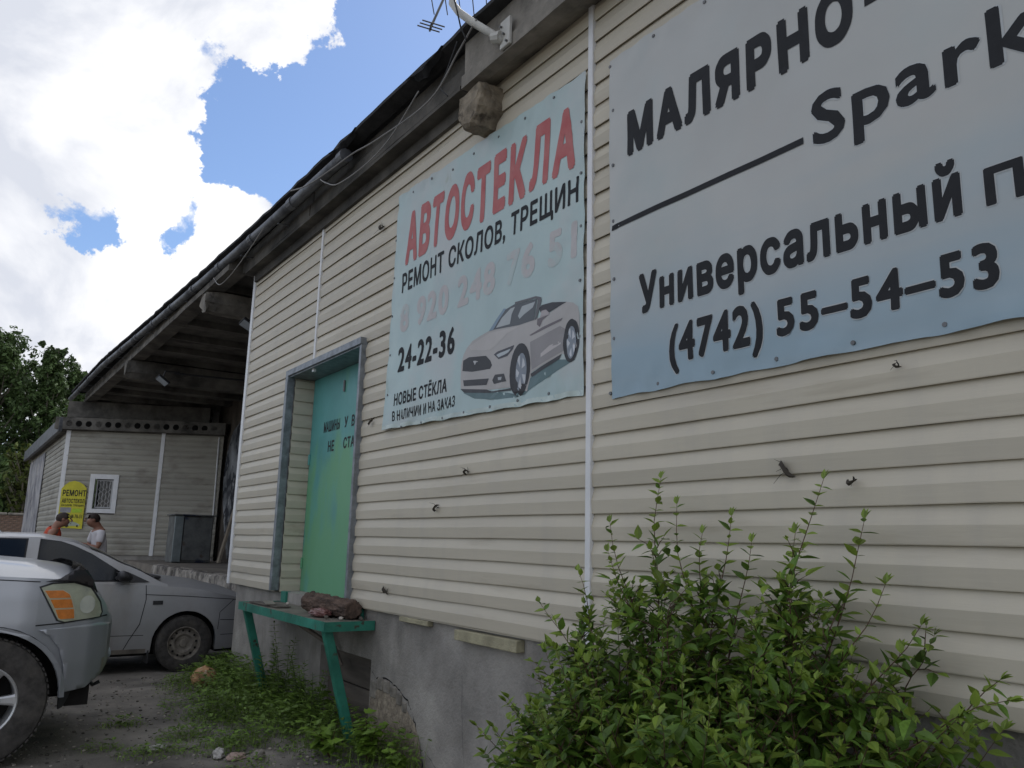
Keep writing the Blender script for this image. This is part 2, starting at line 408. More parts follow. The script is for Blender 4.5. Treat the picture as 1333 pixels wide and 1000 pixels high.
# hatch: steel frame, reveal siding, green double leaf door
hx = D - .07
obj('door_frame', BX(hx, D + .004, DY1 - .002, DY1 + .055, .955, DZ + .055, .003), M_galv, bld)
obj('door_frame', BX(hx + .012, D + .004, DY0 - .022, DY0 + .012, .86, DZ + .0, .003), M_galv, bld)
obj('door_frame', BX(hx + .002, D + .004, DY0 - .022, DY1 - .004, DZ + .0, DZ + .057, .003), M_galv, bld)
obj('head_lining', BX(D - .05, D + .235, DY0 + .012, DY1 - .004, DZ - .012, DZ - .0005), M_galv, bld)
PJ = V((D, DY1 - .004, 0))
for k in range(16):
    z = P0 + k * PITCH
    bm = bmesh.new(); siding(bm, PJ, V((1, 0, 0)), None, 0.004, .215, z, PITCH, V((0, -1, 0)), .08, .5, top=DZ - .014)
    bmesh.ops.recalc_face_normals(bm, faces=bm.faces); soft(obj('reveal_panel', bm, M_vinyl, bld), 7)
XD = D + .19
M_door = mat('teal_green_door_paint', (.10, .33, .31), .48, var=.08, scale=2, bump=.12, bscale=12, mask=((.15, .39, .39), 2.2, .50, .25, (1, 1, .7)))
dn = M_door.node_tree; pb = [n for n in dn.nodes if n.type == 'BSDF_PRINCIPLED'][0]; sk_ = pb.inputs['Base Color'].links[0].from_socket
def dnn(t, **k):
    n = dn.nodes.new(t)
    for x_, y_ in k.items(): setattr(n, x_, y_)
    return n
t1 = dnn('ShaderNodeTexCoord'); s1_ = dnn('ShaderNodeSeparateXYZ'); dn.links.new(t1.outputs['Object'], s1_.inputs[0])
n1 = dnn('ShaderNodeTexNoise'); n1.inputs['Scale'].default_value = 1.5; n1.inputs['Detail'].default_value = 6; n1.inputs['Roughness'].default_value = .45
m1 = dnn('ShaderNodeMapping'); m1.inputs['Scale'].default_value = (1, 1.9, .75); dn.links.new(t1.outputs['Object'], m1.inputs[0]); dn.links.new(m1.outputs[0], n1.inputs['Vector'])
q1 = dnn('ShaderNodeMath', operation='MULTIPLY_ADD'); dn.links.new(n1.outputs[0], q1.inputs[0]); q1.inputs[1].default_value = -6.5; dn.links.new(s1_.outputs[2], q1.inputs[2])
r1 = dnn('ShaderNodeMapRange'); r1.interpolation_type = 'SMOOTHSTEP'; r1.inputs['From Min'].default_value = -2.1; r1.inputs['From Max'].default_value = -.9; r1.inputs['To Min'].default_value = .75; r1.inputs['To Max'].default_value = 0
dn.links.new(q1.outputs[0], r1.inputs['Value']); x1_ = dnn('ShaderNodeMix', data_type='RGBA'); x1_.inputs[7].default_value = (.15, .37, .155, 1)
dn.links.new(r1.outputs[0], x1_.inputs[0]); dn.links.new(sk_, x1_.inputs[6]); dn.links.new(x1_.outputs[2], pb.inputs['Base Color'])
ym = 6.60
d1 = obj('door', BX(XD, XD + .04, ym + .004, DY1 - .03, .872, DZ - .013, .003), M_door, bld)
d2 = obj('door', BX(XD - .006, XD + .034, DY0 - .02, ym - .003, .872, DZ - .013, .003), M_door, bld)
obj('door_backing', BX(XD + .06, XD + .07, DY0 - .1, DY1, .86, DZ + .02), M_dark, bld)
def onD(x): return lambda y, z: (x, y, z)
for s, y0, y1, z0, z1, dr in (('МАШИНЫ', 7.05, 6.68, 2.375, 2.475, d1), ('У', 6.565, 6.49, 2.375, 2.472, d2), ('ВО', 6.41, 6.26, 2.37, 2.472, d2), ('РОТ', 6.22, 6.0, 2.37, 2.472, d2),
                              ('НЕ', 6.92, 6.78, 2.19, 2.29, d1), ('СТАВ', 6.56, 6.25, 2.19, 2.29, d2), ('ИТЬ', 6.23, 6.03, 2.19, 2.29, d2)):
    obj('lettering', text_bm(s, y0, y1, z0, z1, onD(XD - .0015 if dr is d1 else XD - .0075), 0, .04), M_black, dr)
obj('hinge', TB([(XD - .012, ym + .005, 2.70), (XD - .012, ym + .005, 2.80)], .012), M_steel, d1)
for zz in (1.15, 2.1): obj('hinge', TB([(XD - .008, DY1 - .05, zz), (XD - .008, DY1 - .05, zz + .1)], .011, 8), M_door, d1)
obj('green_bracket', BX(D - .0, D + .05, 7.20, 7.32, .86, .955, .002), M_green, bld)
obj('green_bracket', BX(D - .01, D + .02, 5.58, 5.63, .85, .93, .002), M_green, bld)

# ------------------------------------------------------------------ roof edge
def edge(y):
    pts = [(-4, 2.30, 4.60), (3.5, 2.29, 4.63), (4.7, 2.28, 4.64), (6.7, 2.255, 4.64), (8, 2.24, 4.64), (10.3, 2.20, 4.66), (13.5, 2.16, 4.72), (17, 2.06, 4.74), (18.7, 2.06, 4.75), (21.3, 2.0, 4.66)]
    for (a, x0, z0), (b, x1, z1) in zip(pts, pts[1:]):
        if a <= y <= b:
            t = (y - a) / (b - a); return x0 + (x1 - x0) * t, z0 + (z1 - z0) * t
    return pts[-1][1:]
bm = bmesh.new(); rows = []
n = 130
for i in range(n + 1):
    y = -4 + 25.2 * i / n; x, z = edge(y)
    jz = .010 * noise.noise(V((y * 1.8, 0, 0))) + .004 * noise.noise(V((y * 9, 0, 0))); jx = .02 * noise.noise(V((y * 4, 7, 0)))
    rows.append([bm.verts.new(p) for p in ((x + .12, y, z - .03), (x + jx, y, z - .022 + jz), (x + jx - .004, y, z + jz), (x + .5, y, z + .04 + jz), (9, y, 5.5), (9, y, 5.4))])
for a, b in zip(rows, rows[1:]):
    for k in range(5): bm.faces.new((a[k], a[k + 1], b[k + 1], b[k]))
for r in (rows[0], rows[-1]): bm.faces.new(r)
obj('roof', bm, M_roof, bld, smooth=False)
# torn flaps of roofing felt hanging from the edge
for y, L_, dx in ((4.25, .5, .02), (5.6, .55, .02)):
    x, z = edge(y + L_ / 2); b = bmesh.new(); r_ = []
    for i in range(9):
        yy = y + L_ * i / 8; hh = .08 * math.sin(PI * i / 8) * random.uniform(.6, 1.1) + .012
        r_.append([b.verts.new((x - .008 + dx, yy, z + .004)), b.verts.new((x - .03 + dx, yy, z - hh * .55)), b.verts.new((x + dx * .5 + .02, yy, z - hh))])
    for p, q in zip(r_, r_[1:]):
        for k in range(2): b.faces.new((p[k], p[k + 1], q[k + 1], q[k]))
    bmesh.ops.solidify(b, geom=b.faces[:], thickness=.006)
    obj('roofing_flap', b, M_roof, bld)
# near stretch: precast beam with a drip lip; far stretch: fascia boards
b = bmesh.new()
prof = [(2.35, 4.27), (2.35, 4.36), (2.372, 4.372), (2.372, 4.60), (2.60, 4.60), (2.60, 4.33), (2.43, 4.27)]
def extr(prof, y0, y1, st=.25, amp=.004, sc=6):
    b = bmesh.new(); n = max(1, int((y1 - y0) / st)); R_ = []
    for i in range(n + 1): R_.append([b.verts.new((x, y0 + (y1 - y0) * i / n, z)) for x, z in prof])
    for p, q in zip(R_, R_[1:]):
        for k in range(len(prof)): b.faces.new((p[k], p[(k + 1) % len(prof)], q[(k + 1) % len(prof)], q[k]))
    b.faces.new(R_[0]); b.faces.new(R_[-1]); bmesh.ops.recalc_face_normals(b, faces=b.faces)
    roughen(b, amp, sc); return b
obj('eaves_beam', extr(prof, YN, 1.05), M_conc, bld)
obj('eaves_beam', extr(prof, 1.07, 4.10), M_conc, bld)
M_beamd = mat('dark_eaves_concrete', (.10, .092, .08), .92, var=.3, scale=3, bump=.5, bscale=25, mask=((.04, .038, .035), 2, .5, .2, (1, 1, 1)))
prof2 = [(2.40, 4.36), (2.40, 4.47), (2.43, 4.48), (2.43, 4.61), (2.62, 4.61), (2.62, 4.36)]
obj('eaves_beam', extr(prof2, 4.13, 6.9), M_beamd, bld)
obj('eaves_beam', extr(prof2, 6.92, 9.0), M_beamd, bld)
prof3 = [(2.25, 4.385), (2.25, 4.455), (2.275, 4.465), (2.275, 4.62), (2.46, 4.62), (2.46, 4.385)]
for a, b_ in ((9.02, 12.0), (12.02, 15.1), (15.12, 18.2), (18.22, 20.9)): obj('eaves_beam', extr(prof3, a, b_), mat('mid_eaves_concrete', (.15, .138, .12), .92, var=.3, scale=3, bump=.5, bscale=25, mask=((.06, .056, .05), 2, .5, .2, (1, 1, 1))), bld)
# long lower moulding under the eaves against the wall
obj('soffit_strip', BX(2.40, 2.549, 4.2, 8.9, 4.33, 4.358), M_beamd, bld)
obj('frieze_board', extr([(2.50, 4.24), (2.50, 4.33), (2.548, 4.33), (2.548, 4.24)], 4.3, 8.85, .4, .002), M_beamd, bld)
# broken stub beams
def stub(y, x0, x1, z0, z1, w_, m, amp=.02, sd=1):
    b = bmesh.new(); n = 7
    sec = [(-w_ * .5, z1), (-w_ * .5, z0 + .10), (-w_ * .22, z0), (w_ * .22, z0), (w_ * .5, z0 + .10), (w_ * .5, z1)]
    R_ = []
    for i in range(n + 1):
        x = x0 + (x1 - x0) * (i / n) ** 1.6; s = .86 if i == 0 else (.97 if i == 1 else 1)
        cz = (z0 + z1) / 2
        R_.append([b.verts.new((x, y + a * s, cz + (c - cz) * s)) for a, c in sec])
    for p, q in zip(R_, R_[1:]):
        for k in range(6): b.faces.new((p[k], p[(k + 1) % 6], q[(k + 1) % 6], q[k]))
    b.faces.new(R_[0][::-1]); b.faces.new(R_[-1]); bmesh.ops.subdivide_edges(b, edges=b.edges[:], cuts=4, use_grid_fill=True)
    for v in b.verts:
        e = max(0, 1 - (v.co.x - x0) / .12)
        v.co += noise.noise_vector(v.co * 9 + V((sd, 0, 0))) * (amp * (.25 + 1.6 * e)) + noise.noise_vector(v.co * 30) * (.004 + .010 * e)
    bmesh.ops.recalc_face_normals(b, faces=b.faces)
    return b
M_stub = mat('crumbling_concrete', (.28, .235, .175), .95, var=.28, scale=9, bump=1, bscale=38, mask=((.08, .065, .05), 7, .56, .08, (1, 1, 1)))
obj('stub_beam', stub(4.02, 2.36, 2.62, 3.98, 4.235, .26, M_stub, .010), M_stub, bld, smooth=False)
obj('stub_beam', stub(10.1, 2.26, 5.1, 4.13, 4.375, .34, M_conc, .025, 4), M_conc, bld)
obj('stub_beam', stub(15.1, 2.20, 5.1, 4.06, 4.375, .36, M_concdark, .02, 7), M_concdark, bld)
bm = BX(2.02, 5.1, -.18, .18, 4.02, 4.372, 0, Matrix.Translation((0, 20.9, 0)) @ Matrix.Translation((2, 0, 0)) @ Matrix.Rotation(math.radians(-24), 4, 'Z') @ Matrix.Translation((-2, 0, 0)))
bmesh.ops.subdivide_edges(bm, edges=bm.edges[:], cuts=4, use_grid_fill=True); roughen(bm, .02, 4)
obj('end_beam', bm, M_concdark, bld)
# canopy deck: ribbed slabs with open joints
y = 9.05; i = 0
while y < 20.3:
    b = bmesh.new(); x1 = 5.1
    box(b, 2.47, x1, y + .01, y + .985, 4.50, 4.58); box(b, 2.47, x1, y + .01, y + .11, 4.40, 4.499); box(b, 2.47, x1, y + .885, y + .985, 4.40, 4.499)
    roughen(b, .006, 2, i); obj('deck_slab', b, M_concdark, bld); y += 1.0; i += 1
# gutter pipe along the far eaves with joints and brackets
def gpos(y): x, z = edge(y); return V((x + .035, y, z - .13))
pts = [gpos(5.9 + 15.6 * i / 40) for i in range(41)]
for i in range(0, 40, 3):
    seg = pts[i:i + 4]; obj('gutter_length', TB([p + V((0, .0, .004 * random.uniform(-1, 1))) for p in seg], .050, 12), M_gutter, bld, smooth=True)
    obj('gutter_joint', TB([seg[0] + V((0, -.05, 0)), seg[0] + V((0, .05, 0))], .058, 12), M_gutter, bld)
for i in range(1, 40, 3):
    p = pts[i]; obj('gutter_bracket', BX(p.x, 2.45, p.y - .012, p.y + .012, p.z - .078, p.z - .07), M_gutter, bld)
bm = BX(3.3, 5.2, 20.2, 20.4, 3.6, 4.9); obj('end_wall', bm, M_concdark, bld)
# recess: back wall, dock
M_back = mat('dark_brown_wall', (.085, .070, .056), .95, var=.3, scale=2.5, bump=.5, bscale=20)  # dark brown base, mottled by noise
obj('recess_wall', BX(5.1, 5.3, YC - .3, 20.0, .0, 5.0), M_back, bld)
M_dock = mat('worn_dock_concrete', (.20, .175, .145), .9, var=.2, scale=2, bump=.5, bscale=20, mask=((.10, .09, .075), 1.5, .55, .2, (1, 1, 1)))
obj('loading_dock', BX(3.22, 5.1, YC - .02, 19.3, -.1, .88), M_dock, bld)
M_curb = mat('chipped_curb_stone', (.34, .31, .27), .9, var=.3, scale=5, bump=.9, bscale=18, mask=((.10, .09, .08), 5, .50, .1, (1, 1, 1)))
y = 8.97; i = 0
while y < 15.6:
    L_ = random.choice((.55, .7, .85)); b = BX(3.10, 3.30, y + .01, min(15.7, y + L_), .66, .905, .015)
    bmesh.ops.subdivide_edges(b, edges=b.edges[:], cuts=3, use_grid_fill=True); roughen(b, .022, 6, i); roughen(b, .01, 18, i)
    obj('curb_stone', b, M_curb, bld); y += L_; i += 1
# ------------------------------------------------------------------ annex at the far end
A0 = V((2.0, 20.6, 0)); B0 = V((5.0, 19.0, 0)); UA = (B0 - A0).normalized(); NA = V((UA.y, -UA.x, 0)).normalized()
if NA.y > 0: NA = -NA
def onA(off=0): return lambda s, z: A0 + UA * s + NA * off + V((0, 0, z))
def abox(bm, s0, s1, o0, o1, z0, z1, bev=0):
    M_ = Matrix(((UA.x, NA.x, 0, A0.x), (UA.y, NA.y, 0, A0.y), (0, 0, 1, 0), (0, 0, 0, 1)))
    return box(bm, s0, s1, o0, o1, z0, z1, bev, M_)
def AB(*a, **k): bm = bmesh.new(); abox(bm, *a, **k); return bm
anx = thing('annex', (2, 20.6, 0), 'low sided annex with barred window and concrete slab roof beyond the loading bay', 'annex building')
LWIN = (.62, 1.19, 1.90, 2.70)
p_ = .1235
for k in range(22):
    z = .97 + k * p_
    segs = [(.03, 2.03), (2.11, 3.40)]
    if z + p_ > LWIN[2] - .02 and z < LWIN[3] - .02: segs = [(.03, LWIN[0]), (LWIN[1], 2.03), (2.11, 3.40)]
    for s0, s1 in segs:
        bm = bmesh.new(); siding(bm, A0, UA, None, s0, s1, z, p_, NA, .4, 1.0, top=3.68)
        bmesh.ops.recalc_face_normals(bm, faces=bm.faces)
        obj('siding_panel', bm, M_vinylold, anx)
    bm = bmesh.new(); siding(bm, A0, UY, None, .03, 9.6, z, p_, NX, .8, 1.0, top=3.68)
    bmesh.ops.recalc_face_normals(bm, faces=bm.faces); obj('siding_panel', bm, M_vinylold, anx)
bm = bmesh.new()
abox(bm, .01, LWIN[0], -.2, -.004, .97, 3.7); abox(bm, LWIN[1], 3.40, -.2, -.004, .97, 3.7); abox(bm, LWIN[0], LWIN[1], -.2, -.004, .97, LWIN[2]); abox(bm, LWIN[0], LWIN[1], -.2, -.004, LWIN[3], 3.7)
box(bm, 2.004, 2.2, 20.8, 30.2, .97, 3.7)
obj('wall', bm, M_concdark, anx)
bm = bmesh.new(); abox(bm, .02, 3.4, -.25, -.02, -.2, .965); box(bm, 2.02, 2.25, 20.65, 30.2, -.2, .965)
obj('foundation', bm, M_found, anx)
obj('corner_trim', AB(-.035, .06, -.03, .022, .95, 3.69), M_trim, anx)
obj('joint_trim', AB(2.03, 2.11, -.01, .028, .96, 3.72), M_trim, anx)
obj('pipe', TB([tuple(onA(.03)(3.30, 3.66)), tuple(onA(.03)(3.33, 1.7))], .018), M_trim, anx)
obj('corner_trim', BX(1.975, 2.02, 30.12, 30.2, .95, 3.69), M_trim, anx)
# slab roof: hollow core ends face the bay
bm = AB(-.25, 3.45, -3.8, .16, 3.70, 3.97); box(bm, 1.86, 2.9, 20.9, 30.4, 3.70, 3.96); roughen(bm, .01, 3)
obj('roof_slab', bm, M_concdark, anx)
for i in range(16):
    b = bmesh.new(); c0 = onA(.162)(.05 + i * .21, 3.83); pts_ = []
    vs = [b.verts.new(c0 + UA * (.068 * math.cos(a)) + V((0, 0, .068 * math.sin(a)))) for a in [2 * PI * k / 12 for k in range(12)]]
    b.faces.new(vs); r_ = bmesh.ops.extrude_face_region(b, geom=b.faces[:]); obj('slab_core', b, M_dark if i % 3 else M_concdark, anx)
obj('roof_fascia', BX(1.78, 1.86, 20.5, 30.4, 3.64, 3.96, .01), M_gutter, anx)
# window with frame, grille
M_glassd = mat('dark_window_glass', (.02, .022, .025), .08, var=.1, spec=.6)
wn = obj('window', AB(LWIN[0] + .08, LWIN[1] - .08, -.12, -.10, LWIN[2] + .06, LWIN[3] - .06), M_glassd, anx)
bm = bmesh.new()
s0, s1, z0, z1 = LWIN
abox(bm, s0 - .02, s1 + .02, -.02, .035, z1 - .08, z1 + .025); abox(bm, s0 - .02, s1 + .02, -.02, .035, z0 - .03, z0 + .06)
abox(bm, s0 - .02, s0 + .085, -.02, .034, z0 + .06, z1 - .08); abox(bm, s1 - .085, s1 + .02, -.02, .034, z0 + .06, z1 - .08)
obj('window_frame', bm, M_trim, wn)
bm = bmesh.new(); a, b_ = s0 + .11, s1 - .11; c_, d_ = z0 + .08, z1 - .10
abox(bm, a, a + .025, -.05, -.03, c_, d_); abox(bm, b_ - .025, b_, -.05, -.03, c_, d_); abox(bm, a, b_, -.052, -.032, c_, c_ + .025); abox(bm, a, b_, -.052, -.032, d_ - .025, d_)
for i in range(1, 5):
    s = a + (b_ - a) * i / 5
    tube(bm, [onA(-.04)(s + .02 * math.sin(t * 2.5 + (PI if i % 2 else 0)), c_ + (d_ - c_) * t / 12) for t in range(13)], .007, 5)
obj('grille', bm, mat('white_painted_bars', (.42, .42, .42), .5), wn)
# weathered poster sheets on the long side wall
M_post = mat('faded_greyscale_poster', (.46, .45, .45), .8, col2=(.10, .10, .12), scale=1.5, mask=((.42, .40, .38), 2.2, .55, .06, (1, 1, 1)), mask2=((.20, .12, .10), 1.2, .60, .12, (1, 1, 1)))
pst = obj('poster', BX(1.955, 1.965, 25.2, 29.9, 1.0, 3.55), M_post, None); setp(pst, 'large faded black and white picture sheet on side of far annex', 'poster')
# yellow advertising sign with arched top
M_yel = mat('yellow_sign_board', (.62, .56, .035), .5, var=.08, scale=8)
sg = thing('sign', tuple(onA(.03)(.3, 1.5)), 'yellow arched windscreen repair sign beside barred window', 'sign')
outl = [(.03, 1.53), (.56, 1.51), (.56, 2.40), (.50, 2.47), (.40, 2.535), (.29, 2.56), (.18, 2.535), (.09, 2.46), (.03, 2.38)]
obj('board', sheet([outl], onA(.045), .5, .012), M_yel, sg)
for s, a, b_, z0, z1, bo in (('РЕМОНТ', .07, .56, 2.22, 2.36, .035), ('АВТОСТЕКОЛ', .07, .545, 2.07, 2.165, .035), ('СКОЛОВ, ТРЕЩИН', .07, .54, 1.99, 2.04, .02), ('8-920-248-76-51', .06, .535, 1.74, 1.82, .03)):
    obj('lettering', text_bm(s, a, b_, z0, z1, onA(.0615), 0, bo), M_black, sg)
obj('pasted_patch', sheet([[(.06, 1.86), (.28, 1.86), (.29, 1.97), (.06, 1.97)]], onA(.062), .5), mat('grey_patch', (.34, .34, .36), .8), sg)
obj('pasted_patch', sheet([[(.31, 1.86), (.52, 1.87), (.52, 1.95), (.31, 1.95)]], onA(.062), .5), mat('lime_patch', (.42, .60, .04), .6), sg)
carp = [[(.07, 1.60), (.14, 1.62), (.24, 1.66), (.36, 1.665), (.46, 1.63), (.51, 1.60), (.50, 1.575), (.08, 1.57)]]
obj('printed_car', sheet(carp, onA(.0625), .5), mat('pale_car_print', (.40, .45, .36), .6), sg)
obj('printed_car', sheet([[(.20, 1.60), (.235, 1.635), (.27, 1.60), (.27, 1.56), (.235, 1.535), (.20, 1.56)], [(.44, 1.59), (.47, 1.60), (.47, 1.55), (.44, 1.55)], [(.06, 1.60), (.17, 1.585), (.17, 1.575), (.06, 1.58)]], onA(.0632), .5), M_black, sg)

# mural on the recess wall
M_mur = mat('black_white_mural', (.30, .31, .32), .8, col2=(.012, .014, .022), scale=1.8, mask=((.02, .022, .03), 3, .5, .05, (1, 1, 1)), mask2=((.36, .36, .36), 2.4, .62, .04, (1, 1, 1)))
ol = [(18.9 - 0, 3.3), (18.6, 3.75), (17.9, 4.0), (14.5, 4.0), (14.5, .95), (18.2, .95), (18.55, 1.5), (18.9, 2.2), (19.05, 2.8)]
o = obj('mural', sheet([ol], lambda y, z: (5.075, y, z), .5), M_mur, None); setp(o, 'black and white painted mural on back wall of loading bay', 'mural')
# metal cabinet on dock
M_cab = mat('rusty_grey_cabinet', (.15, .155, .15), .6, .2, var=.2, scale=5, mask=((.04, .05, .08), 1.6, .58, .05, (1, 1, 1)), mask2=((.09, .05, .03), 4, .6, .1, (1, 1, 1)))
cb = thing('cabinet', (4.1, 17.5, .88), 'battered grey metal cabinet standing on the dock in the bay', 'cabinet')
obj('carcass', BX(3.80, 4.55, 17.50, 18.1, .885, 1.82, .01), M_cab, cb)
obj('door', BX(3.98, 4.53, 17.46, 17.497, .93, 1.79, .008), M_cab, cb)
obj('side_panel', BX(3.79, 3.955, 17.45, 17.497, .90, 1.81, .006), mat('pale_grey_steel', (.22, .25, .25), .6, .2), cb)
obj('lid', BX(3.76, 4.60, 17.42, 18.12, 1.822, 1.85, .006), M_cab, cb)
b = BX(4.58, 4.63, 17.0, 17.12, .9, 2.0, .004, Matrix.Translation((4.6, 17.1, .9)) @ Matrix.Rotation(math.radians(12), 4, 'Y') @ Matrix.Translation((-4.6, -17.1, -.9)))
o = obj('plank', b, mat('pale_plank', (.26, .22, .17), .8), None); setp(o, 'pale plank leaning beside the metal cabinet', 'plank')
# floodlights under the canopy
M_lens = mat('floodlight_lens', (.34, .37, .40), .25)
def flood(x, y, z, ry, lab):
    t = thing('floodlight', (x, y, z), lab, 'floodlight', 'floodlights under the canopy')
    R_ = Matrix.Translation((x, y, z)) @ Matrix.Rotation(math.radians(ry), 4, 'Y') @ Matrix.Rotation(math.radians(-15), 4, 'X')
    obj('housing', BX(-.10, .10, -.08, .08, -.005, .03, .006, R_), M_black, t)
    obj('lens', BX(-.088, .088, -.068, .068, -.012, -.0052, 0, R_), M_lens, t)
    obj('bracket', TB([V((x, y, z + .03)), V((x + .03, y, z + .16)), V((x + .25, y, z + .17))], .012, 6), M_black, t)
flood(2.62, 9.36, 3.86, 28, 'small floodlight with pale lens by the corner of the siding')
flood(2.50, 13.4, 3.80, 35, 'small dark floodlight under the middle beam of canopy')
b = TB([(2.7, 13.6, 3.98), (5.0, 13.2, 3.98)], .015, 6); o = obj('conduit', b, M_black, bld)

# ------------------------------------------------------------------ banners
def drape(x0, y0, y1, z0, z1, seed, gy, gz_):
    """slack vinyl sheet: gentle ripples plus puckers running from each screw"""
    screws = [(y0 + (y1 - y0) * i / gy, zz) for i in range(gy + 1) for zz in (z0 + .035, z1 - .035)] + [(yy, z0 + (z1 - z0) * i / gz_) for i in range(1, gz_) for yy in (y0 + .03, y1 - .03)]
    def f(y, z, off=0):
        d = .010 * noise.noise(V((y * 1.3, z * 1.6, seed))) + .0045 * noise.noise(V((y * 5 + z * 2, z * 3.0, seed + 3)))
        eb = max(0, 1 - min(z - z0, z1 - z) / .20)
        d += .014 * eb * noise.noise(V((y * 13 + z * 7, z * 3, seed + 7)))
        for sy, sz in screws:
            r = math.hypot(y - sy, z - sz)
            if r < .16: d -= .006 * (1 - r / .16) ** 2; 
            if r < .3 and r > 1e-4:
                a = math.atan2(z - sz, y - sy); d += .0022 * math.sin(a * 7 + sy * 9) * (1 - r / .3)
        ed = max(0, 1 - (z - z0) / .12); et = max(0, 1 - (z1 - z) / .12); es = max(0, 1 - min(y - y0, y1 - y) / .12)
        ph = (y - y0) / (y1 - y0) * gy * 2 * PI
        return V((x0 - .016 - max(d, -.010) - off, y + es * .006 * noise.noise(V((5, z * 5, seed))), z + ed * (.006 * (1 - math.cos(ph)) * .5 + .006 * noise.noise(V((y * 4, 3, seed)))) - et * .006 * (1 - math.cos(ph)) * .5))
    return f, screws
def screw(parent, f, y, z):
    b = bmesh.new(); p = f(y, z, .001); tube(b, [p + V((.002, 0, 0)), p + V((-.004, 0, 0))], [.0095, .0085], 8)
    obj('screw', b, M_steel, parent)
M_ban1 = mat('pale_mint_banner', (.42, .53, .52), .42, var=.05, scale=1.6, mask=((.48, .50, .49), 1.4, .5, .2, (1, 1, 1)), mask2=((.24, .27, .17), 3.2, .68, .12, (1, 1, .5)), coat=.1)
M_ink = mat('faded_black_ink', (.014, .015, .018), .75, var=.12, scale=30)
M_red = mat('brushed_red_paint', (.42, .085, .085), .55, var=.10, scale=9, col2=(.46, .15, .14))
M_ghost = mat('ghosted_red_ink', (.49, .465, .46), .6, var=.02, mask=((.44, .52, .51), 5, .50, .15, (1, 1, 1)))
b1 = thing('banner', (2.53, 4.2, 2.2), 'pale mint windscreen banner with red heading and silver convertible picture', 'banner')
f1, scr = drape(2.530, 3.055, 5.315, 2.165, 3.945, 2.0, 8, 6)
def quadgrid(y0, y1, z0, z1): return [[(y0, z0), (y1, z0), (y1, z1), (y0, z1)]]
def warp1(y, z):                      # the sheet hangs a little out of square
    t = (y - 3.055) / 2.26
    return z + (.055 * t) * (1 if z > 3 else .9) - .02 + .0
F1 = lambda o_: (lambda y, z: f1(y, z, o_))
tris = [[(3.055, 2.150), (5.325, 2.205), (5.27, 4.0), (3.056, 3.935)]]
obj('sheet', sheet(tris, F1(0), .035), M_ban1, b1, smooth=True)
obj('hem', sheet([[(3.056, 2.151), (5.324, 2.206), (5.322, 2.235), (3.056, 2.18)]], F1(.0015), .03), mat('rolled_pale_hem', (.50, .58, .54), .35), b1, smooth=True)
for s in scr: 
    if 3.06 < s[0] < 5.29: screw(b1, f1, s[0], s[1] + (.04 if s[1] > 3.8 and s[0] > 4.5 else 0))
def L1(s, y0, y1, z0, z1, m, off=.0014, bold=.02, shear=0, step=.035): return obj('lettering', text_bm(s, y0, y1, z0, z1, F1(off), step, bold, shear), m, b1, smooth=True)
# red brushed capitals, each letter placed by hand
hd = 'АВТОСТЕКЛА'; yy = 5.10; widths = [.19, .165, .16, .18, .17, .17, .155, .19, .20, .205]; tot = sum(widths) + 9 * .022; sc = (5.11 - 3.13) / tot
for i, (ch, wd) in enumerate(zip(hd, widths)):
    wd *= sc; L1(ch, yy + .01, yy - wd + .01, 3.40 + random.uniform(-.008, .008), 3.79 + random.uniform(-.012, .012), M_red, .0016, .06, .08); yy -= wd + .022 * sc
L1('РЕМОНТ СКОЛОВ, ТРЕЩИН', 5.14, 3.10, 3.165, 3.345, M_ink, .0014, .030)
L1('8 920 248 76 51', 5.14, 3.11, 2.89, 3.10, M_ghost, .0009, .055)
L1('24-22-36', 5.14, 4.34, 2.60, 2.785, M_ink, bold=.045)
L1('НОВЫЕ СТЁКЛА', 5.16, 4.41, 2.36, 2.475, M_ink, bold=.03)
L1('В НАЛИЧИИ И НА ЗАКАЗ', 5.17, 4.30, 2.25, 2.325, M_ink, bold=.03)
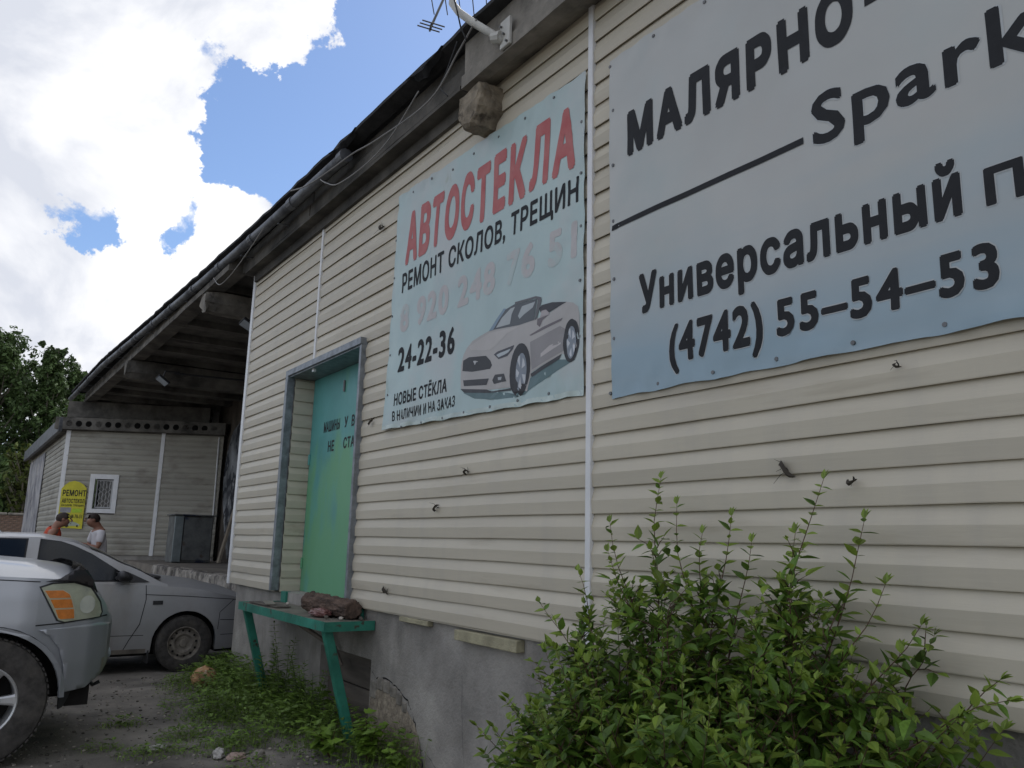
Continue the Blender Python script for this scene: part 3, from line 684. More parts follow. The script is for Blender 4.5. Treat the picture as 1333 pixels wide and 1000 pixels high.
AD = {"shadow":[(4.207,2.325),(3.907,2.297),(3.634,2.238),(3.484,2.313),(3.252,2.369),(3.118,2.346),(3.28,2.306),(3.545,2.226),(3.633,2.219),(3.819,2.23),(4.07,2.27)],"body":[(4.244,2.417),(4.247,2.506),(4.224,2.569),(4.185,2.606),(4.12,2.637),(3.927,2.664),(3.627,2.636),(3.452,2.631),(3.327,2.636),(3.189,2.667),(3.132,2.649),(3.094,2.62),(3.08,2.568),(3.081,2.495),(3.092,2.425),(3.128,2.365),(3.223,2.395),(3.252,2.388),(3.485,2.339),(3.524,2.236),(3.658,2.281),(3.883,2.3),(4.194,2.334),(4.234,2.358)],"hoodlight":[(4.158,2.608),(3.926,2.649),(3.604,2.624),(3.741,2.605),(3.859,2.559),(3.92,2.542),(4.13,2.581)],"sideshade":[(3.501,2.51),(3.236,2.546),(3.187,2.517),(3.199,2.409),(3.485,2.352)],"sidelight":[(3.482,2.396),(3.323,2.457),(3.234,2.465),(3.229,2.448),(3.445,2.396)],"crease":[(3.508,2.55),(3.387,2.572),(3.212,2.585),(3.226,2.572),(3.492,2.544)],"rocker":[(3.495,2.331),(3.252,2.388),(3.223,2.392),(3.242,2.37),(3.484,2.31)],"glass":[(3.927,2.664),(3.855,2.719),(3.784,2.752),(3.655,2.764),(3.445,2.744),(3.468,2.628),(3.616,2.63),(3.877,2.66)],"glassL":[(3.859,2.667),(3.794,2.713),(3.701,2.747),(3.655,2.747),(3.688,2.71),(3.706,2.656)],"glassR":[(3.624,2.685),(3.586,2.734),(3.46,2.732),(3.481,2.703),(3.562,2.682),(3.606,2.665)],"bluepillar":[(3.933,2.661),(3.855,2.719),(3.779,2.765),(3.748,2.758),(3.83,2.707),(3.889,2.659)],"frame":[(3.656,2.775),(3.456,2.762),(3.408,2.745),(3.404,2.725),(3.443,2.629),(3.462,2.625),(3.437,2.736),(3.455,2.749),(3.655,2.764)],"interior":[(3.427,2.684),(3.401,2.698),(3.308,2.692),(3.184,2.665),(3.327,2.642),(3.399,2.646)],"mirrorshade":[(3.436,2.627),(3.337,2.628),(3.388,2.611),(3.413,2.577),(3.44,2.596)],"mirror":[(3.412,2.632),(3.4,2.665),(3.359,2.663),(3.325,2.635),(3.335,2.627)],"grille":[(4.227,2.466),(4.224,2.532),(4.154,2.541),(3.956,2.515),(3.904,2.476),(3.884,2.445),(3.902,2.426),(4.107,2.442)],"emblem":[(4.101,2.507),(4.078,2.506),(4.038,2.494),(4.064,2.493),(4.078,2.478),(4.09,2.495)],"lowergrille":[(4.213,2.405),(3.911,2.37),(3.936,2.334),(4.199,2.366)],"lip":[(4.237,2.354),(3.932,2.307),(3.882,2.288),(3.658,2.278),(3.68,2.264),(3.906,2.283),(4.193,2.324)],"headlight":[(3.871,2.507),(3.833,2.518),(3.655,2.523),(3.667,2.502),(3.724,2.472),(3.818,2.47)],"headlightL":[(3.842,2.499),(3.808,2.504),(3.691,2.508),(3.713,2.492),(3.748,2.486),(3.817,2.48)],"fog":[(3.876,2.354),(3.85,2.383),(3.754,2.374),(3.729,2.326),(3.86,2.329)],"foglamp":[(3.819,2.362),(3.777,2.359),(3.782,2.341),(3.815,2.345)],"archf":[(3.499,2.348),(3.507,2.312),(3.521,2.278),(3.54,2.251),(3.563,2.232),(3.589,2.222),(3.615,2.222),(3.639,2.232),(3.661,2.252),(3.679,2.279),(3.691,2.314),(3.696,2.352),(3.694,2.392),(3.686,2.43),(3.671,2.464),(3.651,2.492),(3.627,2.511),(3.601,2.52),(3.575,2.518),(3.55,2.507),(3.529,2.487),(3.512,2.458),(3.501,2.424),(3.497,2.387)],"archr":[(3.085,2.436),(3.09,2.407),(3.099,2.382),(3.111,2.361),(3.126,2.346),(3.142,2.338),(3.158,2.338),(3.174,2.345),(3.188,2.36),(3.199,2.381),(3.206,2.407),(3.21,2.436),(3.209,2.466),(3.203,2.495),(3.194,2.521),(3.181,2.543),(3.166,2.557),(3.15,2.565),(3.133,2.564),(3.118,2.556),(3.104,2.541),(3.093,2.519),(3.086,2.494),(3.083,2.465)],"rimf":[(3.529,2.344),(3.534,2.317),(3.541,2.293),(3.552,2.273),(3.564,2.258),(3.578,2.25),(3.591,2.249),(3.604,2.255),(3.616,2.268),(3.625,2.287),(3.632,2.311),(3.634,2.337),(3.633,2.365),(3.629,2.393),(3.621,2.417),(3.61,2.438),(3.598,2.452),(3.584,2.46),(3.57,2.461),(3.557,2.454),(3.546,2.441),(3.537,2.421),(3.531,2.398),(3.528,2.371)],"rimr":[(3.109,2.432),(3.112,2.41),(3.117,2.391),(3.124,2.375),(3.133,2.363),(3.142,2.356),(3.151,2.355),(3.16,2.36),(3.168,2.371),(3.175,2.386),(3.179,2.405),(3.181,2.426),(3.181,2.449),(3.178,2.47),(3.173,2.49),(3.165,2.507),(3.157,2.518),(3.147,2.525),(3.138,2.525),(3.129,2.52),(3.121,2.51),(3.115,2.494),(3.111,2.475),(3.109,2.454)],"spokef0":[(3.569,2.34),(3.536,2.333),(3.538,2.302),(3.549,2.281)],"spoker0":[(3.137,2.428),(3.114,2.423),(3.116,2.398),(3.123,2.381)],"spokef1":[(3.582,2.328),(3.571,2.262),(3.586,2.26),(3.6,2.277)],"spoker1":[(3.146,2.419),(3.139,2.366),(3.149,2.365),(3.159,2.379)],"spokef2":[(3.594,2.353),(3.619,2.319),(3.627,2.349),(3.626,2.381)],"spoker2":[(3.154,2.439),(3.172,2.412),(3.177,2.436),(3.175,2.462)],"spokef3":[(3.587,2.38),(3.615,2.426),(3.604,2.447),(3.589,2.449)],"spoker3":[(3.149,2.461),(3.167,2.498),(3.16,2.514),(3.149,2.515)],"spokef4":[(3.572,2.372),(3.563,2.434),(3.549,2.416),(3.541,2.385)],"spoker4":[(3.138,2.454),(3.132,2.504),(3.122,2.489),(3.117,2.465)]}
adc = dict(shadow=(.12, .19, .20), body=(.44, .42, .405), hoodlight=(.50, .475, .455), sideshade=(.29, .275, .275), sidelight=(.52, .48, .47), crease=(.17, .15, .16), rocker=(.05, .05, .055),
           glass=(.10, .11, .12), glassL=(.42, .45, .46), glassR=(.40, .43, .44), bluepillar=(.22, .30, .38), frame=(.13, .13, .14), interior=(.045, .045, .05), mirrorshade=(.16, .14, .15), mirror=(.42, .38, .38),
           grille=(.035, .035, .038), emblem=(.50, .50, .50), lowergrille=(.045, .045, .05), lip=(.05, .05, .055), headlight=(.07, .07, .08), headlightL=(.46, .50, .52), fog=(.05, .05, .055), foglamp=(.4, .42, .43),
           archf=(.030, .030, .033), archr=(.030, .030, .033), rimf=(.24, .27, .31), rimr=(.24, .27, .31))
order = ['shadow', 'body', 'hoodlight', 'sideshade', 'sidelight', 'crease', 'rocker', 'glass', 'glassL', 'glassR', 'bluepillar', 'frame', 'interior', 'mirrorshade', 'mirror', 'grille', 'emblem', 'lowergrille', 'lip', 'headlight', 'headlightL', 'fog', 'foglamp', 'archf', 'archr', 'rimf', 'rimr'] + ['spokef%d' % i for i in range(5)] + ['spoker%d' % i for i in range(5)]
pc = obj('printed_car', sheet([AD['shadow']], F1(.0010), .05), mat('print_shadow', adc['shadow'], .5, var=.05), b1)
names = dict(body='car_body', grille='grille', rimf='rim', rimr='rim', headlight='headlight', glass='windscreen', emblem='emblem')
lay = dict(shadow=0, body=1, archf=3, archr=3, rimf=4, rimr=4)
for i, n_ in enumerate(order[1:]):
    c_ = adc.get(n_, (.55, .57, .60)); off = .0010 + .0007 * (lay.get(n_, 2) if not n_.startswith('spoke') else 5)
    if n_ in ('glassL', 'glassR', 'bluepillar', 'mirrorshade', 'headlightL', 'foglamp', 'emblem'): off += .0006
    if n_ in ('frame', 'mirror'): off += .0009
    obj(names.get(n_, 'print_shape'), sheet([AD[n_]], F1(off), .05), mat('print_' + n_.rstrip('01234'), c_, .5, var=.06, scale=3), pc)

M_ban2 = mat('grey_blue_banner', (.47, .475, .455), .5, var=.04, scale=.9, mask=((.42, .46, .45), 1.5, .5, .25, (1, 1, 1)), mask2=((.46, .45, .43), 2.4, .55, .2, (1, 1, 1)), coat=.1)
# printed blue wash towards the lower hem is part of the print
mb = M_ban2.node_tree; pn = [n for n in mb.nodes if n.type == 'BSDF_PRINCIPLED'][0]; src = pn.inputs['Base Color'].links[0].from_socket
tcn = mb.nodes.new('ShaderNodeTexCoord'); sx = mb.nodes.new('ShaderNodeSeparateXYZ'); mb.links.new(tcn.outputs['Object'], sx.inputs[0])
nn = mb.nodes.new('ShaderNodeTexNoise'); nn.inputs['Scale'].default_value = 1.6; nn.inputs['Detail'].default_value = 6
mp_ = mb.nodes.new('ShaderNodeMapping'); mp_.inputs['Scale'].default_value = (1, .5, 2.5); mb.links.new(tcn.outputs['Object'], mp_.inputs[0]); mb.links.new(mp_.outputs[0], nn.inputs['Vector'])
ma = mb.nodes.new('ShaderNodeMath'); ma.operation = 'MULTIPLY_ADD'; mb.links.new(nn.outputs[0], ma.inputs[0]); ma.inputs[1].default_value = -.9; mb.links.new(sx.outputs[2], ma.inputs[2])
mr_ = mb.nodes.new('ShaderNodeMapRange'); mr_.inputs['From Min'].default_value = -.42; mr_.inputs['From Max'].default_value = .30; mr_.inputs['To Min'].default_value = 1; mr_.inputs['To Max'].default_value = 0
mb.links.new(ma.outputs[0], mr_.inputs['Value'])
xm = mb.nodes.new('ShaderNodeMix'); xm.data_type = 'RGBA'; xm.inputs[7].default_value = (.29, .39, .45, 1); mb.links.new(mr_.outputs[0], xm.inputs[0]); mb.links.new(src, xm.inputs[6]); mb.links.new(xm.outputs[2], pn.inputs['Base Color'])
b2 = thing('banner', (2.53, 1.2, 2.1), 'large grey blue paint shop banner with phone number along its lower part', 'banner')
f2, scr2 = drape(2.530, -1.6, 2.855, 2.10, 3.89, 11.0, 14, 6)
F2 = lambda o_: (lambda y, z: f2(y, z, o_))
obj('sheet', sheet([[(-1.6, 2.10), (2.845, 2.105), (2.855, 3.885), (-1.6, 3.87)]], F2(0), .035), M_ban2, b2, smooth=True)
for s in scr2: screw(b2, f2, s[0], s[1])
M_outl = mat('white_letter_outline', (.46, .48, .48), .5, var=.05)
def L2(s, y0, y1, z0, z1, bold=.04, shear=0, outl=True):
    o_ = obj('lettering', text_bm(s, y0, y1, z0, z1, F2(.0016), .035, bold, shear), M_ink, b2, smooth=True)
    if outl:
        e = .004
        obj('letter_outline', text_bm(s, y0 + e, y1 - e, z0 - e, z1 + e, F2(.0008), .035, bold + e / (z1 - z0), shear), M_outl, b2, smooth=True)
L2('МАЛЯРНО', 2.715, 1.50, 3.285, 3.53, .075, 0, False)
L2('-', 1.455, 1.36, 3.375, 3.415, 0, 0, False)
L2('Spark', 1.70, .90, 2.855, 3.125, .028)
L2('Универсальный', 2.645, 1.175, 2.425, 2.675, .042)
L2('п', 1.105, .99, 2.475, 2.60, .04)
L2('(4742)', 2.46, 1.955, 2.155, 2.385, .04)
L2('55\u201354\u201353', 1.895, 1.085, 2.215, 2.365, .05)
obj('printed_line', sheet([[(2.835, 2.945), (1.74, 2.955), (1.74, 2.982), (2.835, 2.972)]], F2(.0026), .05), M_ink, b2)
# ------------------------------------------------------------------ small damage on the siding: torn curls with twigs
def curl(y, z, s, seed, lab):
    t = thing('torn_curl', (D - .01, y, z), lab, 'torn siding', 'dark torn curls on the siding')
    rnd = random.Random(seed); b = bmesh.new(); r_ = []
    for i in range(9):
        a = i / 8; w_ = s * (.28 * math.sin(PI * min(1, a * 1.05)) + .03)
        c = V((D - .018 - .03 * math.sin(a * 3), y + s * (.5 - a), z + s * .35 * math.sin(a * 4 + seed)))
        r_.append([b.verts.new(c + V((0, 0, w_))), b.verts.new(c + V((-.012, 0, 0))), b.verts.new(c - V((0, 0, w_ * .6)))])
    for p, q in zip(r_, r_[1:]):
        for k in range(2): b.faces.new((p[k], p[k + 1], q[k + 1], q[k]))
    obj('flap', b, mat('dark_dirty_flake', (.05, .042, .032), .8), t)
    b = bmesh.new()
    for _ in range(4):
        d = V((-rnd.uniform(.01, .05), rnd.uniform(-1, 1) * s, rnd.uniform(-.8, 1) * s * 1.1)); p = V((D - .02, y, z)); tube(b, [p, p + d * .5 + V((0, 0, .01)), p + d], [.0016, .0012, .0006], 4)
    obj('twig', b, M_dark, t)
for y, z, s, sd, lab in ((1.88, 1.71, .07, 1, 'dark torn curl on siding above the bush'), (5.56, 3.85, .075, 2, 'dark torn curl left of the red banner heading'), (5.54, 2.30, .07, 3, 'dark forked curl beside the lower corner of mint banner'),
                         (4.49, 1.63, .05, 4, 'thin curl on siding right of the hatch'), (4.14, 1.83, .035, 5, 'tiny dark chip on siding below mint banner'), (5.15, 1.075, .065, 6, 'torn slot in lowest siding near the green table'),
                         (1.43, 2.03, .022, 8, 'tiny dark nail below the phone number'), (1.62, 1.66, .035, 9, 'small dark leaf stuck beside the bush tip')):
    curl(y, z, s, sd, lab)

# ------------------------------------------------------------------ cables, dish arm, aerials at the eaves
M_cable = mat('grey_cable', (.22, .21, .20), .6, .1)
def cable(name, pts, r, lab, m=M_cable):
    P_ = [V(p) for p in pts]; q = []
    for i in range(len(P_) - 1):
        p0, p1, p2, p3 = P_[max(i - 1, 0)], P_[i], P_[i + 1], P_[min(i + 2, len(P_) - 1)]
        for k in range(6):
            t = k / 6; q.append(.5 * ((2 * p1) + (p2 - p0) * t + (2 * p0 - 5 * p1 + 4 * p2 - p3) * t * t + (3 * p1 - p0 - 3 * p2 + p3) * t ** 3))
    q.append(P_[-1]); o_ = obj(name, TB(q, r, 6), m, None, smooth=True); return setp(o_, lab, 'cable')
cable('cable', [(2.22, 3.72, 4.50), (2.20, 3.9, 4.36), (2.15, 4.15, 4.14), (2.15, 4.9, 4.20), (2.15, 5.35, 4.27), (2.15, 5.8, 4.31), (2.14, 6.3, 4.36), (2.14, 6.7, 4.46)], .006, 'long pale cable hanging along the near eaves')
cable('cable', [(2.15, 4.3, 4.28), (2.15, 4.7, 4.12), (2.15, 5.1, 4.08), (2.15, 5.6, 4.12), (2.15, 5.85, 4.22), (2.17, 6.05, 4.33)], .005, 'slack grey cable loop below the end of gutter')
cable('cable', [(2.15, 7.45, 4.36), (2.13, 7.8, 4.24), (2.13, 8.4, 4.14), (2.14, 8.9, 4.15), (2.15, 9.25, 4.32)], .005, 'thin pale cable loop under the gutter by the corner')
cable('cable', [(2.24, 3.98, 4.5), (2.2, 4.03, 4.3), (2.19, 4.08, 4.22), (2.2, 4.0, 4.12)], .004, 'short frayed wire beside the broken stub beam', M_black)
M_dish = mat('cream_enamel', (.50, .49, .45), .4, var=.08, scale=12)
ds = thing('satellite_dish', (2.33, 3.60, 4.33), 'grey curved satellite dish arm bolted to concrete beam', 'satellite dish')
obj('arm', TB([(2.335, 3.60, 4.33), (2.29, 3.66, 4.40), (2.22, 3.76, 4.50), (2.17, 3.85, 4.60), (2.15, 3.90, 4.68), (2.16, 3.915, 4.80), (2.22, 3.90, 4.95), (2.30, 3.86, 5.05)], .024, 12), M_dish, ds, smooth=True)
mp2 = BX(2.325, 2.345, 3.52, 3.62, 4.28, 4.46, .003); obj('mounting_plate', mp2, M_dish, ds)
b = bmesh.new(); tube(b, [(2.325, 3.61, 4.36), (2.30, 3.66, 4.37)], [.04, .035], 10); obj('mounting_ear', b, M_dish, ds)
for k in range(3): obj('bolt', TB([(2.322, 3.54 + .03 * k, 4.30 + .06 * k), (2.31, 3.54 + .03 * k, 4.30 + .06 * k)], .008, 6), M_steel, ds)
b = bmesh.new(); rg = []
C0 = V((2.28, 3.88, 5.15))
for i in range(7):
    r = .36 * i / 6; rg.append([b.verts.new(C0 + V((-.35 * (r * r), r * math.cos(a), r * math.sin(a))) - V((.0, 0, 0))) for a in [2 * PI * k / 28 for k in range(28)]] if i else None)
c0 = b.verts.new(C0)
for k in range(28):
    b.faces.new((c0, rg[1][k], rg[1][(k + 1) % 28]))
    for i in range(1, 6): b.faces.new((rg[i][k], rg[i + 1][k], rg[i + 1][(k + 1) % 28], rg[i][(k + 1) % 28]))
bmesh.ops.solidify(b, geom=b.faces[:], thickness=.004); obj('reflector', b, M_dish, ds, smooth=True)
b = TB([(2.05, 3.62, 4.765), (2.02, 3.60, 4.775)], [.048, .046], 16); obj('feed_cap', b, mat('cream_plastic_cap', (.62, .58, .40), .4), ds)
obj('feed_arm', TB([(2.16, 3.90, 4.72), (2.06, 3.63, 4.77)], .010, 6), M_dish, ds)
obj('cable', TB([(2.13, 3.84, 4.66), (2.13, 3.80, 4.56), (2.17, 3.82, 4.48), (2.2, 3.8, 4.4)], .005, 5), M_black, ds)
def aerial(loc, dirv, n_, L_, el_, lab):
    t = thing('aerial', loc, lab, 'tv aerial', 'tv aerials on the roof'); p = V(loc); d = V(dirv).normalized(); s = d.cross(V((0, 0, 1))).normalized()
    obj('mast', TB([p, p - V((0, 0, 1.3))], .014, 6), M_steel, t); obj('boom', TB([p - d * .1, p + d * L_], .010, 6), M_steel, t)
    for i in range(n_):
        q = p + d * (L_ * i / max(1, n_ - 1)); e = el_ * (1 - .3 * i / n_); obj('element', TB([q - s * e, q + s * e], .0045, 5), M_steel, t)
aerial((3.0, 4.50, 5.48), (-.35, .25, -.02), 7, .62, .26, 'branched rod aerial behind the dish arm')
ae = thing('aerial', (2.6, 5.02, 5.40), 'small dark aerial left of the dish', 'tv aerial', 'tv aerials on the roof')
obj('boom', TB([(2.58, 5.0, 5.34), (2.62, 5.10, 5.36)], .010, 6), M_steel, ae); obj('support', TB([(2.6, 5.05, 5.35), (2.7, 4.9, 5.75), (3.0, 4.5, 5.85), (3.0, 4.5, 5.5)], .010, 6), M_steel, ae)
for i in range(3): obj('element', TB([(2.50, 5.0 + .04 * i, 5.345), (2.68, 4.97 + .04 * i, 5.345)], .006, 5), M_steel, ae)

# ------------------------------------------------------------------ green loading table
tb = thing('loading_table', (2.36, 6.35, 0), 'green painted steel edged table under the hatch with slanting legs', 'table')
M_top = mat('dusty_table_top', (.17, .155, .125), .85, var=.2, scale=4, bump=.4, bscale=30, mask=((.04, .16, .11), 6, .62, .08, (1, 1, 1)))
TX0, TX1, TY0, TY1 = 2.19, 2.565, 5.38, 7.35
obj('top', BX(TX0 + .006, TX1, TY0 + .006, TY1 - .006, .845, .862), M_top, tb)
obj('rim', BX(TX0, TX0 + .0055, TY0, TY1, .805, .870), M_green, tb); obj('rim', BX(TX0 + .006, TX1, TY0, TY0 + .0055, .803, .868), M_green, tb); obj('rim', BX(TX0 + .006, TX1, TY1 - .0055, TY1, .803, .868), M_green, tb)
def legb(y, xb):
    b = bmesh.new(); h = .028
    a = [b.verts.new((x, yy, .843)) for x, yy in ((TX0 + .01, y - h), (TX0 + .075, y - h), (TX0 + .075, y + h), (TX0 + .01, y + h))]
    c = [b.verts.new((x, yy, -.06)) for x, yy in ((xb - .03, y - h), (xb + .035, y - h), (xb + .035, y + h), (xb - .03, y + h))]
    for k in range(4): b.faces.new((a[k], a[(k + 1) % 4], c[(k + 1) % 4], c[k]))
    b.faces.new(a[::-1]); b.faces.new(c); bmesh.ops.bevel(b, geom=b.edges[:], offset=.004, segments=1, affect='EDGES'); return b
obj('leg', legb(5.46, 2.50), M_green, tb); obj('leg', legb(7.27, 2.50), M_green, tb)
obj('brace', TB([(2.24, 6.1, .82), (2.52, 5.95, .62), (2.56, 5.9, .5)], .018, 6), M_wood, tb)
# log
M_bark = mat('rough_bark', (.15, .10, .075), .95, col2=(.035, .025, .02), scale=22, bump=1, bscale=55, stretch=(1, .35, 1))
b = bmesh.new(); n = 70; rg = []
for i in range(n + 1):
    t = i / n; c = V((2.40 + .06 * t, 6.22 - .70 * t, .862 + .082 - .012 * t)); r = .075 * (1 - .12 * t) * (1 if 0 < i < n else .85)
    rg.append([b.verts.new(c + V((math.cos(a) * r, 0, math.sin(a) * r * .95)) * (1 + .16 * noise.noise(V((math.cos(a) * 3, t * 8, math.sin(a) * 3))) + .10 * noise.noise(V((math.cos(a) * 9, t * 18, math.sin(a) * 9))) + .13 * abs(noise.noise(V((math.cos(a) * 6, t * 9, math.sin(a) * 6)))) + .07 * noise.noise(V((math.cos(a) * 20, t * 60, math.sin(a) * 20))))) for a in [2 * PI * k / 44 for k in range(44)]])
for p, q in zip(rg, rg[1:]):
    for k in range(44): b.faces.new((p[k], p[(k + 1) % 44], q[(k + 1) % 44], q[k]))
b.faces.new(rg[0]); b.faces.new(rg[-1][::-1]); bmesh.ops.recalc_face_normals(b, faces=b.faces)
o = obj('log', b, M_bark, None); setp(o, 'rough bark covered log lying on the green table', 'log')
# crumpled reddish wrapper
b = bmesh.new(); bmesh.ops.create_icosphere(b, subdivisions=4, radius=1)
for v in b.verts:
    q = v.co.copy(); k = 1 + .22 * noise.noise(q * 2.2) + .12 * noise.noise(q * 6)
    v.co = V((2.335 + q.x * .065 * k, 5.83 + q.y * .13 * k, .893 + max(-.9, q.z * k) * .032))
o = obj('wrapper', b, mat('reddish_crumpled_plastic', (.20, .095, .085), .28, col2=(.10, .045, .04), scale=14), None); setp(o, 'crumpled reddish brown plastic bag in front of the log', 'bag')
# thin boards and chips
def board(name, x0, x1, y0, y1, z0, z1, rot, m, lab, cat='board'):
    cx, cy = (x0 + x1) / 2, (y0 + y1) / 2
    b = BX(x0, x1, y0, y1, z0, z1, .002, Matrix.Translation((cx, cy, 0)) @ Matrix.Rotation(math.radians(rot), 4, 'Z') @ Matrix.Translation((-cx, -cy, 0))); roughen(b, .004, 8)
    o_ = obj(name, b, m, None); return setp(o_, lab, cat)
board('board', 2.26, 2.38, 6.62, 7.22, .8665, .878, 4, M_wood, 'thin grey board lying on far end of green table')
board('board', 2.28, 2.36, 6.75, 7.10, .883, .890, -14, mat('pale_weathered_ply', (.24, .22, .18), .8), 'short split board on top of the thin grey board')
board('brick', 2.47, 2.54, 5.60, 5.80, .8665, .925, 8, M_bark, 'dark broken brick at near end of green table', 'brick')
for i, (x, y, lab) in enumerate(((2.36, 5.50, 'white chip on the table corner beside the brick'), (2.30, 5.62, 'brown chip near the reddish bag'), (2.40, 6.70, 'small twig curl on the thin boards'))):
    b = bmesh.new(); bmesh.ops.create_icosphere(b, subdivisions=1, radius=.018)
    for v in b.verts: v.co = V((v.co.x + x, v.co.y * 1.3 + y, v.co.z * .8 + .879 + (.012 if i == 2 else 0)))
    roughen(b, .006, 40, i); o = obj('chip', b, mat('pale_chip', (.42, .38, .33), .8) if i != 1 else M_wood, None); setp(o, lab, 'chip')
board('stick', 2.50, 2.52, 5.42, 5.60, .868, .885, -20, M_wood, 'short stick propped by foundation at table end', 'stick')
# ground litter
def stone(x, y, sx, sy, sz, m, lab, cat, seed=0, name='stone', ro=1):
    b = bmesh.new(); bmesh.ops.create_icosphere(b, subdivisions=3, radius=1)
    for v in b.verts:
        q = v.co.copy(); k = 1 + ro * (.40 * noise.noise(q * 1.6 + V((seed * 3, 0, 0))) + .16 * noise.noise(q * 4) + .06 * noise.cell(q * 3))
        v.co = V((x + q.x * sx * k, y + q.y * sy * k, gz(x, y) + sz * .75 + q.z * sz * k))
    o_ = obj(name, b, m, None); setp(o_, lab, cat); return o_
M_ball = mat('peeling_tan_ball', (.42, .24, .12), .75, var=.15, scale=6, mask=((.46, .40, .30), 7, .52, .04, (1, 1, 1)), mask2=((.06, .045, .03), 9, .62, .06, (1, 1, 1)), bump=.5)
stone(2.20, 8.28, .115, .12, .10, M_ball, 'tan peeling ball lying in weeds near the far table leg', 'ball', 5, 'old_ball', .35)
M_white = mat('chalky_rubble', (.46, .44, .41), .85, var=.12, scale=12, bump=.6)
stone(1.37, 6.18, .075, .035, .018, M_white, 'flat white tile shard on the asphalt', 'shard', 1, 'shard')
stone(1.66, 5.72, .035, .06, .035, M_white, 'pointed white rubble lump at the lower edge', 'rubble', 2, 'rubble_lump')
stone(1.74, 5.60, .06, .05, .025, mat('pinkish_rubble', (.34, .25, .21), .9, bump=.6), 'pinkish rubble lump beside the white one', 'rubble', 3, 'rubble_lump')
stone(1.86, 5.52, .045, .04, .03, M_conc, 'grey rubble lump right of the pinkish one', 'rubble', 4, 'rubble_lump')
b = bmesh.new(); rnd = random.Random(3)
for _ in range(2600):
    x = rnd.uniform(.3, 2.5); y = rnd.uniform(4.4, 9.2)
    if rnd.random() > (.35 + .65 * max(0, noise.noise(V((x * 1.3, y * 1.3, 5))) + .35)): continue
    s = rnd.choice((.003, .004, .005, .007, .011)) * rnd.uniform(.7, 1.5); M_ = Matrix.Translation((x, y, gz(x, y) + s * .4)) @ Matrix.Rotation(rnd.uniform(0, 6), 4, 'Z') @ Matrix.Diagonal((1, rnd.uniform(.6, 1.3), .6, 1))
    bmesh.ops.create_icosphere(b, subdivisions=1, radius=s, matrix=M_) if s > .009 else box(b, -s, s, -s, s, -s, s, 0, M_)
obj('gravel', b, mat('mixed_gravel', (.22, .20, .17), .9, island=.75), None, kind='stuff', label='loose gravel and grit on the yard')
